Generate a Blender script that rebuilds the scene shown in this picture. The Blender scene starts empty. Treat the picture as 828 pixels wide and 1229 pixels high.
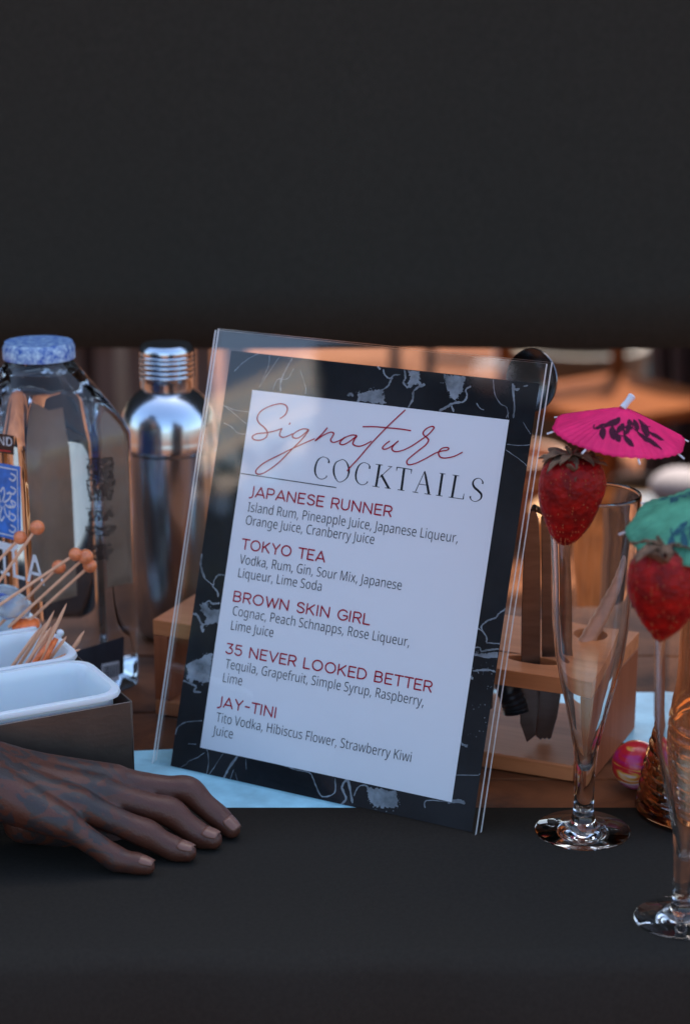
import bpy, bmesh, math, random
from mathutils import Vector, Matrix, noise
R = math.radians
C = bpy.context.scene.collection
sc = bpy.context.scene
random.seed(7)

# ------------------------------------------------------------------ camera
PITCH = R(17.3); FPX = 2400.0; CAM = Vector((0.0, -1.241, 0.532))
cd = bpy.data.cameras.new("camera"); cam = bpy.data.objects.new("camera", cd); C.objects.link(cam)
cam.location = CAM; cam.rotation_euler = (R(90) - PITCH, 0, 0)
cd.sensor_fit = 'VERTICAL'; cd.sensor_height = 36.0; cd.lens = 36.0 * FPX / 1229.0
cd.shift_y = (694.0 - 614.5) / 1229.0          # the lens axis meets the picture a little under its middle
cd.clip_start = 0.02; cd.clip_end = 500
cd.dof.use_dof = True; cd.dof.focus_distance = 1.27
cd.dof.aperture_fstop = (cd.lens / 1000.0) / 0.0125
sc.camera = cam

# ------------------------------------------------------------------ daylight
SUN_EL, SUN_AZ = R(58), R(14)                    # azimuth from +Y towards +X
w = bpy.data.worlds.new("World"); sc.world = w; w.use_nodes = True
nt = w.node_tree; nt.nodes.clear()
sky = nt.nodes.new('ShaderNodeTexSky'); sky.sky_type = 'NISHITA'; sky.sun_disc = False
sky.sun_elevation = SUN_EL; sky.sun_rotation = SUN_AZ; sky.air_density = 1.0; sky.dust_density = 2.5; sky.ozone_density = 1.0
bg = nt.nodes.new('ShaderNodeBackground'); bg.inputs['Strength'].default_value = 0.15
wo = nt.nodes.new('ShaderNodeOutputWorld')
nt.links.new(sky.outputs[0], bg.inputs[0]); nt.links.new(bg.outputs[0], wo.inputs[0])
ld = bpy.data.lights.new("sun", 'SUN'); ld.energy = 3.4; ld.angle = R(0.5); ld.color = (1.0, 0.93, 0.83)
sun = bpy.data.objects.new("sun", ld); C.objects.link(sun)
sd = Vector((math.sin(SUN_AZ) * math.cos(SUN_EL), math.cos(SUN_AZ) * math.cos(SUN_EL), math.sin(SUN_EL)))
sun.rotation_euler = sd.to_track_quat('Z', 'Y').to_euler(); sun.location = sd * 6
sc.view_settings.view_transform = 'Standard'; sc.view_settings.look = 'None'
sc.view_settings.exposure = 1.55; sc.view_settings.gamma = 1.0
sc.render.engine = 'CYCLES'
cy = sc.cycles
cy.use_denoising = True; cy.max_bounces = 14; cy.transmission_bounces = 12; cy.transparent_max_bounces = 24
cy.glossy_bounces = 6; cy.diffuse_bounces = 4; cy.caustics_refractive = True; cy.caustics_reflective = True
cy.sample_clamp_indirect = 4.0; cy.blur_glossy = 0.3

# ------------------------------------------------------------------ measuring helpers (a pixel of the 828 x 1229 photo as a point of the place)
FWD = Vector((0, math.cos(PITCH), -math.sin(PITCH))); DN = Vector((0, -math.sin(PITCH), -math.cos(PITCH))); RT = Vector((1, 0, 0))
def ray(px, py): return FWD + RT * ((px - 414) / FPX) + DN * ((py - 694) / FPX)
def at(px, py, y):            # the point on the line of sight whose world y is given
    r = ray(px, py); return CAM + r * ((y - CAM.y) / r.y)
def onz(px, py, z=0.0):       # the point on the line of sight at the height z
    r = ray(px, py); return CAM + r * ((z - CAM.z) / r.z)
def onplane(px, py, c, n):
    r = ray(px, py); return CAM + r * ((c - CAM).dot(n) / r.dot(n))

# ------------------------------------------------------------------ materials
def new_mat(name):
    m = bpy.data.materials.new(name); m.use_nodes = True
    return m, m.node_tree, m.node_tree.nodes['Principled BSDF']
def pmat(name, col, rough=0.5, metal=0.0, var=0.0, scale=20.0, bump=0.0, bscale=200.0, spec=0.5, stretch=(1, 1, 1), col2=None, **kw):
    m, t, b = new_mat(name); N = t.nodes; L = t.links
    b.inputs['Base Color'].default_value = (*col, 1); b.inputs['Roughness'].default_value = rough
    b.inputs['Metallic'].default_value = metal; b.inputs['Specular IOR Level'].default_value = spec
    for k, v in kw.items(): b.inputs[k.replace('_', ' ')].default_value = v
    tc = N.new('ShaderNodeTexCoord'); mp = N.new('ShaderNodeMapping'); mp.inputs['Scale'].default_value = stretch
    L.new(tc.outputs['Object'], mp.inputs[0])
    if var > 0 or col2:
        n = N.new('ShaderNodeTexNoise'); n.inputs['Scale'].default_value = scale; n.inputs['Detail'].default_value = 6
        n.inputs['Roughness'].default_value = 0.6
        L.new(mp.outputs[0], n.inputs['Vector'])
        r = N.new('ShaderNodeValToRGB'); r.color_ramp.elements[0].position = 0.35; r.color_ramp.elements[1].position = 0.65
        c2 = col2 or tuple(min(1, c * (1 + var)) for c in col)
        r.color_ramp.elements[0].color = (*(tuple(c * (1 - var) for c in col) if not col2 else col), 1); r.color_ramp.elements[1].color = (*c2, 1)
        L.new(n.outputs[0], r.inputs[0]); L.new(r.outputs[0], b.inputs['Base Color'])
    if bump > 0:
        n2 = N.new('ShaderNodeTexNoise'); n2.inputs['Scale'].default_value = bscale; n2.inputs['Detail'].default_value = 4
        L.new(mp.outputs[0], n2.inputs['Vector'])
        bp = N.new('ShaderNodeBump'); bp.inputs['Strength'].default_value = bump; bp.inputs['Distance'].default_value = 0.001
        L.new(n2.outputs[0], bp.inputs['Height']); L.new(bp.outputs[0], b.inputs['Normal'])
    return m
def wood_mat(name, c1, c2, axis=0, rough=0.45, sc_=1.0, spec=0.4, cross=90, along=5):
    m, t, b = new_mat(name); N = t.nodes; L = t.links
    tc = N.new('ShaderNodeTexCoord'); mp = N.new('ShaderNodeMapping')
    s = [cross * sc_] * 3; s[axis] = along * sc_; mp.inputs['Scale'].default_value = s
    L.new(tc.outputs['Object'], mp.inputs[0])
    n = N.new('ShaderNodeTexNoise'); n.inputs['Scale'].default_value = 1.0; n.inputs['Detail'].default_value = 8; n.inputs['Roughness'].default_value = 0.65
    n.inputs['Distortion'].default_value = 0.6
    L.new(mp.outputs[0], n.inputs['Vector'])
    r = N.new('ShaderNodeValToRGB'); r.color_ramp.elements[0].position = 0.3; r.color_ramp.elements[1].position = 0.7
    r.color_ramp.elements[0].color = (*c1, 1); r.color_ramp.elements[1].color = (*c2, 1)
    L.new(n.outputs[0], r.inputs[0]); L.new(r.outputs[0], b.inputs['Base Color'])
    b.inputs['Roughness'].default_value = rough; b.inputs['Specular IOR Level'].default_value = spec
    bp = N.new('ShaderNodeBump'); bp.inputs['Strength'].default_value = 0.25; bp.inputs['Distance'].default_value = 0.0006
    L.new(n.outputs[0], bp.inputs['Height']); L.new(bp.outputs[0], b.inputs['Normal'])
    return m
def glass_mat(name, col=(1, 1, 1), ior=1.45, rough=0.0):
    m, t, b = new_mat(name)
    b.inputs['Base Color'].default_value = (*col, 1); b.inputs['Roughness'].default_value = rough
    b.inputs['Transmission Weight'].default_value = 1.0; b.inputs['IOR'].default_value = ior
    return m
def clear_sheet_mat(name, tint=(0.97, 0.98, 0.98)):     # thin flat acrylic: what is behind shows straight through, the face mirrors by Fresnel
    m, t, b = new_mat(name); N = t.nodes; L = t.links; N.remove(b)
    tr = N.new('ShaderNodeBsdfTransparent'); tr.inputs[0].default_value = (*tint, 1)
    gl = N.new('ShaderNodeBsdfGlossy'); gl.inputs['Roughness'].default_value = 0.03
    fr = N.new('ShaderNodeFresnel'); fr.inputs[0].default_value = 1.49
    ge = N.new('ShaderNodeNewGeometry'); inv = N.new('ShaderNodeMath'); inv.operation = 'SUBTRACT'; inv.inputs[0].default_value = 1.0
    mu = N.new('ShaderNodeMath'); mu.operation = 'MULTIPLY'
    f2 = N.new('ShaderNodeMath'); f2.operation = 'MULTIPLY'; f2.inputs[1].default_value = 1.9; f2.use_clamp = True   # both faces of the slab
    L.new(ge.outputs['Backfacing'], inv.inputs[1]); L.new(fr.outputs[0], f2.inputs[0]); L.new(f2.outputs[0], mu.inputs[0]); L.new(inv.outputs[0], mu.inputs[1])
    mx = N.new('ShaderNodeMixShader'); L.new(mu.outputs[0], mx.inputs[0]); L.new(tr.outputs[0], mx.inputs[1]); L.new(gl.outputs[0], mx.inputs[2])
    L.new(mx.outputs[0], N['Material Output'].inputs[0])
    return m
def edge_mat(name):                                     # sawn and polished acrylic edge, half clear, half milky to paint in its bright gleam
    m, t, b = new_mat(name); N = t.nodes; L = t.links
    b.inputs['Base Color'].default_value = (0.92, 0.94, 0.95, 1); b.inputs['Roughness'].default_value = 0.15
    tr = N.new('ShaderNodeBsdfTransparent'); mx = N.new('ShaderNodeMixShader'); mx.inputs[0].default_value = 0.65
    L.new(tr.outputs[0], mx.inputs[1]); L.new(b.outputs[0], mx.inputs[2]); L.new(mx.outputs[0], N['Material Output'].inputs[0])
    return m

M = {}
M['paper'] = pmat('white_paper', (0.84, 0.84, 0.87), 0.6, spec=0.2, bump=0.03, bscale=300)
M['marble'] = pmat('black_marble_print', (0.008, 0.009, 0.011), 0.6, spec=0.1, col2=(0.022, 0.024, 0.028), scale=14)
M['vein'] = pmat('grey_marble_print', (0.22, 0.245, 0.27), 0.6, spec=0.1, var=0.5, scale=70)
M['ink_black'] = pmat('black_ink', (0.012, 0.016, 0.02), 0.6, spec=0.1)
M['ink_red'] = pmat('wine_red_ink', (0.42, 0.006, 0.035), 0.6, spec=0.1)
M['acrylic'] = clear_sheet_mat('clear_acrylic'); M['acrylic_edge'] = edge_mat('acrylic_edge')
M['glass'] = glass_mat('clear_glass', (0.97, 0.97, 0.96), 1.47)
M['bottle_glass'] = glass_mat('bottle_glass', (0.60, 0.69, 0.76), 1.40)
M['amber_glass'] = glass_mat('amber_ribbed_glass', (0.58, 0.27, 0.11), 1.45)
M['steel'] = pmat('polished_steel', (0.58, 0.66, 0.74), 0.2, 1.0, bump=0.05, bscale=60)
M['steel_dark'] = pmat('brushed_dark_steel', (0.17, 0.145, 0.13), 0.42, 1.0, var=0.08, scale=30, bump=0.1, bscale=300)
M['tool_steel'] = pmat('tool_steel', (0.13, 0.105, 0.095), 0.3, 1.0, var=0.15, scale=30, stretch=(1, 1, 6))
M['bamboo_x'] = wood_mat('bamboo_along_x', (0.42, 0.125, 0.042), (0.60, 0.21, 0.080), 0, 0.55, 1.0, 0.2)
M['bamboo_z_shaded'] = wood_mat('bamboo_along_z_shaded', (0.24, 0.062, 0.023), (0.35, 0.105, 0.044), 2, 0.55, 1.0, 0.15)  # side-panel bamboo, its shade put into a darker colour
M['bamboo_pick'] = wood_mat('pick_bamboo', (0.66, 0.30, 0.16), (0.82, 0.44, 0.26), 2, 0.55)
M['ball_wood'] = pmat('varnished_ball_wood', (0.72, 0.20, 0.07), 0.3, var=0.25, scale=150, spec=0.6)
M['counter'] = wood_mat('stained_counter_wood', (0.03, 0.011, 0.006), (0.24, 0.080, 0.030), 0, 0.7, 1.0, 0.08, 13, 9)
M['charcoal'] = pmat('charcoal_cloth', (0.028, 0.025, 0.021), 1.0, spec=0.0, var=0.08, scale=400, bump=0.2, bscale=1500)
M['canvas'] = pmat('charcoal_canvas', (0.036, 0.034, 0.0275), 1.0, spec=0.0, var=0.08, scale=200, bump=0.2, bscale=900)
M['cyan_cloth'] = pmat('pale_blue_paper', (0.30, 0.60, 0.70), 0.4, var=0.22, scale=22, spec=0.5, bump=1.0, bscale=28)
M['white_plastic'] = pmat('white_plastic', (0.72, 0.78, 0.80), 0.28, spec=0.5, Subsurface_Weight=0.15, Subsurface_Scale=0.01)
M['orange_plastic'] = pmat('orange_plastic', (0.85, 0.16, 0.03), 0.3, var=0.25, scale=200)
M['blue_plastic'] = pmat('blue_plastic', (0.04, 0.10, 0.45), 0.3, var=0.4, scale=90)
M['clear_wrap'] = pmat('clear_wrapper', (0.75, 0.82, 0.85), 0.25, Transmission_Weight=0.7, bump=0.8, bscale=120)
M['black_rubber'] = pmat('black_rubber', (0.012, 0.012, 0.014), 0.4)
M['leaf_dry'] = pmat('dried_leaf', (0.12, 0.065, 0.035), 0.8, var=0.5, scale=120, bump=0.6, bscale=300)
M['pink_paper'] = pmat('magenta_paper', (0.90, 0.03, 0.19), 0.65, var=0.12, scale=60, spec=0.2, bump=0.2, bscale=500)
M['teal_paper'] = pmat('teal_paper', (0.10, 0.36, 0.23), 0.65, var=0.35, scale=45, spec=0.2, bump=0.2, bscale=500)
def paper_glow(m):      # thin paper lets part of the light through
    t = m.node_tree; b = t.nodes['Principled BSDF']; tl = t.nodes.new('ShaderNodeBsdfTranslucent'); mx = t.nodes.new('ShaderNodeMixShader'); mx.inputs[0].default_value = 0.35
    src = b.inputs['Base Color'].links[0].from_socket; t.links.new(src, tl.inputs[0]); t.links.new(b.outputs[0], mx.inputs[1]); t.links.new(tl.outputs[0], mx.inputs[2]); t.links.new(mx.outputs[0], t.nodes['Material Output'].inputs[0])
paper_glow(M['pink_paper']); paper_glow(M['teal_paper'])
M['print_dark'] = pmat('dark_print', (0.05, 0.006, 0.022), 0.7, spec=0.1)
M['print_blue'] = pmat('dark_blue_print', (0.02, 0.075, 0.10), 0.7, spec=0.1)
M['rib_pale'] = pmat('pale_rib', (0.60, 0.62, 0.66), 0.5)
M['label_black'] = pmat('black_label', (0.01, 0.01, 0.012), 0.4)
M['label_white'] = pmat('white_label', (0.75, 0.76, 0.78), 0.5)
M['label_blue'] = pmat('blue_label', (0.03, 0.17, 0.55), 0.45, var=0.3, scale=100)
M['label_tan'] = pmat('tan_back_label', (0.80, 0.42, 0.24), 0.6, var=0.15, scale=25)
M['label_red'] = pmat('red_label', (0.6, 0.03, 0.03), 0.5)

# ------------------------------------------------------------------ building helpers
def finish(ob, label=None, cat=None, group=None, kind=None):
    if label: ob['label'] = label
    if cat: ob['category'] = cat
    if group: ob['group'] = group
    if kind: ob['kind'] = kind
    return ob
def thing(name, loc, label, cat, group=None, rotz=0):
    o = bpy.data.objects.new(name, None); C.objects.link(o); o.location = loc; o.rotation_euler = (0, 0, rotz)
    o.empty_display_size = 0.02
    return finish(o, label, cat, group)
def mesh(name, verts, faces, m, parent=None, loc=None, smooth=True, angle=35, mats=None, fmat=None):
    me = bpy.data.meshes.new(name); me.from_pydata([tuple(v) for v in verts], [], [tuple(f) for f in faces])
    bm = bmesh.new(); bm.from_mesh(me); bmesh.ops.remove_doubles(bm, verts=bm.verts, dist=1e-7); bmesh.ops.recalc_face_normals(bm, faces=bm.faces); bm.to_mesh(me); bm.free()
    for mm in (mats or [m]): me.materials.append(mm)
    if fmat:
        for i, p in enumerate(me.polygons): p.material_index = fmat(p)
    if smooth and len(me.polygons):
        me.polygons.foreach_set('use_smooth', [True] * len(me.polygons)); me.set_sharp_from_angle(angle=R(angle))
    o = bpy.data.objects.new(name, me); C.objects.link(o)
    if loc is not None: o.location = loc
    if parent: o.parent = parent
    return o
def bevel(o, w_=0.001, s=2):
    md = o.modifiers.new('bevel', 'BEVEL'); md.width = w_; md.segments = s; md.limit_method = 'ANGLE'; md.angle_limit = R(40); return o
def box_vf(x0, x1, y0, y1, z0, z1):
    v = [(x, y, z) for x in (x0, x1) for y in (y0, y1) for z in (z0, z1)]
    return v, [(0, 1, 3, 2), (4, 6, 7, 5), (0, 4, 5, 1), (2, 3, 7, 6), (0, 2, 6, 4), (1, 5, 7, 3)]
def box(name, x0, x1, y0, y1, z0, z1, m, parent=None, bev=0.0, **k):
    v, f = box_vf(x0, x1, y0, y1, z0, z1); o = mesh(name, v, f, m, parent, **k)
    return bevel(o, bev) if bev else o
def lathe_vf(prof, n=48, close=False, fr=None):
    v, f = [], []
    for i, (r, z) in enumerate(prof):
        for k in range(n):
            a = 2 * math.pi * k / n; rr = r if fr is None else fr(r, z, a)
            v.append((rr * math.cos(a), rr * math.sin(a), z))
    m_ = len(prof)
    for i in range(m_ if close else m_ - 1):
        j = (i + 1) % m_
        for k in range(n):
            k2 = (k + 1) % n; f.append((i * n + k, i * n + k2, j * n + k2, j * n + k))
    return v, f
def lathe(name, prof, m, parent=None, n=48, loc=None, rot=None, close=False, fr=None, angle=35):
    v, f = lathe_vf(prof, n, close, fr)
    if rot is not None: v = [rot @ Vector(p) for p in v]
    return mesh(name, v, f, m, parent, loc, angle=angle)
def tube_vf(pts, rad, n=10, caps=True):
    pts = [Vector(p) for p in pts]; v, f = [], []
    t0 = (pts[1] - pts[0]).normalized(); up = Vector((0, 0, 1)) if abs(t0.z) < 0.9 else Vector((1, 0, 0))
    u = t0.cross(up).normalized()
    for i, p in enumerate(pts):
        t = (pts[min(i + 1, len(pts) - 1)] - pts[max(i - 1, 0)]).normalized()
        u = (u - t * u.dot(t)).normalized(); w2 = t.cross(u); r = rad[i] if isinstance(rad, (list, tuple)) else rad
        for k in range(n):
            a = 2 * math.pi * k / n; v.append(p + (u * math.cos(a) + w2 * math.sin(a)) * r)
    for i in range(len(pts) - 1):
        for k in range(n):
            k2 = (k + 1) % n; f.append((i * n + k, i * n + k2, (i + 1) * n + k2, (i + 1) * n + k))
    if caps: f.append(tuple(range(n))); f.append(tuple(range((len(pts) - 1) * n, len(pts) * n)))
    return v, f
def tube(name, pts, rad, m, parent=None, n=10, loc=None, angle=40):
    v, f = tube_vf(pts, rad, n); return mesh(name, v, f, m, parent, loc, angle=angle)
def sphere_vf(c, r, nu=16, nv=10, sq=(1, 1, 1)):
    v, f = [], []
    for i in range(nv + 1):
        a = math.pi * i / nv
        for k in range(nu):
            b = 2 * math.pi * k / nu
            v.append((c[0] + r * sq[0] * math.sin(a) * math.cos(b), c[1] + r * sq[1] * math.sin(a) * math.sin(b), c[2] + r * sq[2] * math.cos(a)))
    for i in range(nv):
        for k in range(nu):
            k2 = (k + 1) % nu; f.append((i * nu + k, i * nu + k2, (i + 1) * nu + k2, (i + 1) * nu + k))
    return v, f
def merge(*vfs):
    V, F = [], []
    for v, f in vfs:
        o = len(V); V += list(v); F += [tuple(i + o for i in q) for q in f]
    return V, F
def smooth_path(pts, k=6):      # Catmull-Rom through points of any dimension
    out = []; n = len(pts)
    for i in range(n - 1):
        p0 = pts[max(i - 1, 0)]; p1 = pts[i]; p2 = pts[i + 1]; p3 = pts[min(i + 2, n - 1)]
        for j in range(k):
            t = j / k
            out.append(tuple(0.5 * ((2 * b) + (-a + c) * t + (2 * a - 5 * b + 4 * c - d) * t * t + (-a + 3 * b - 3 * c + d) * t ** 3) for a, b, c, d in zip(p0, p1, p2, p3)))
    out.append(tuple(pts[-1])); return out

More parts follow.
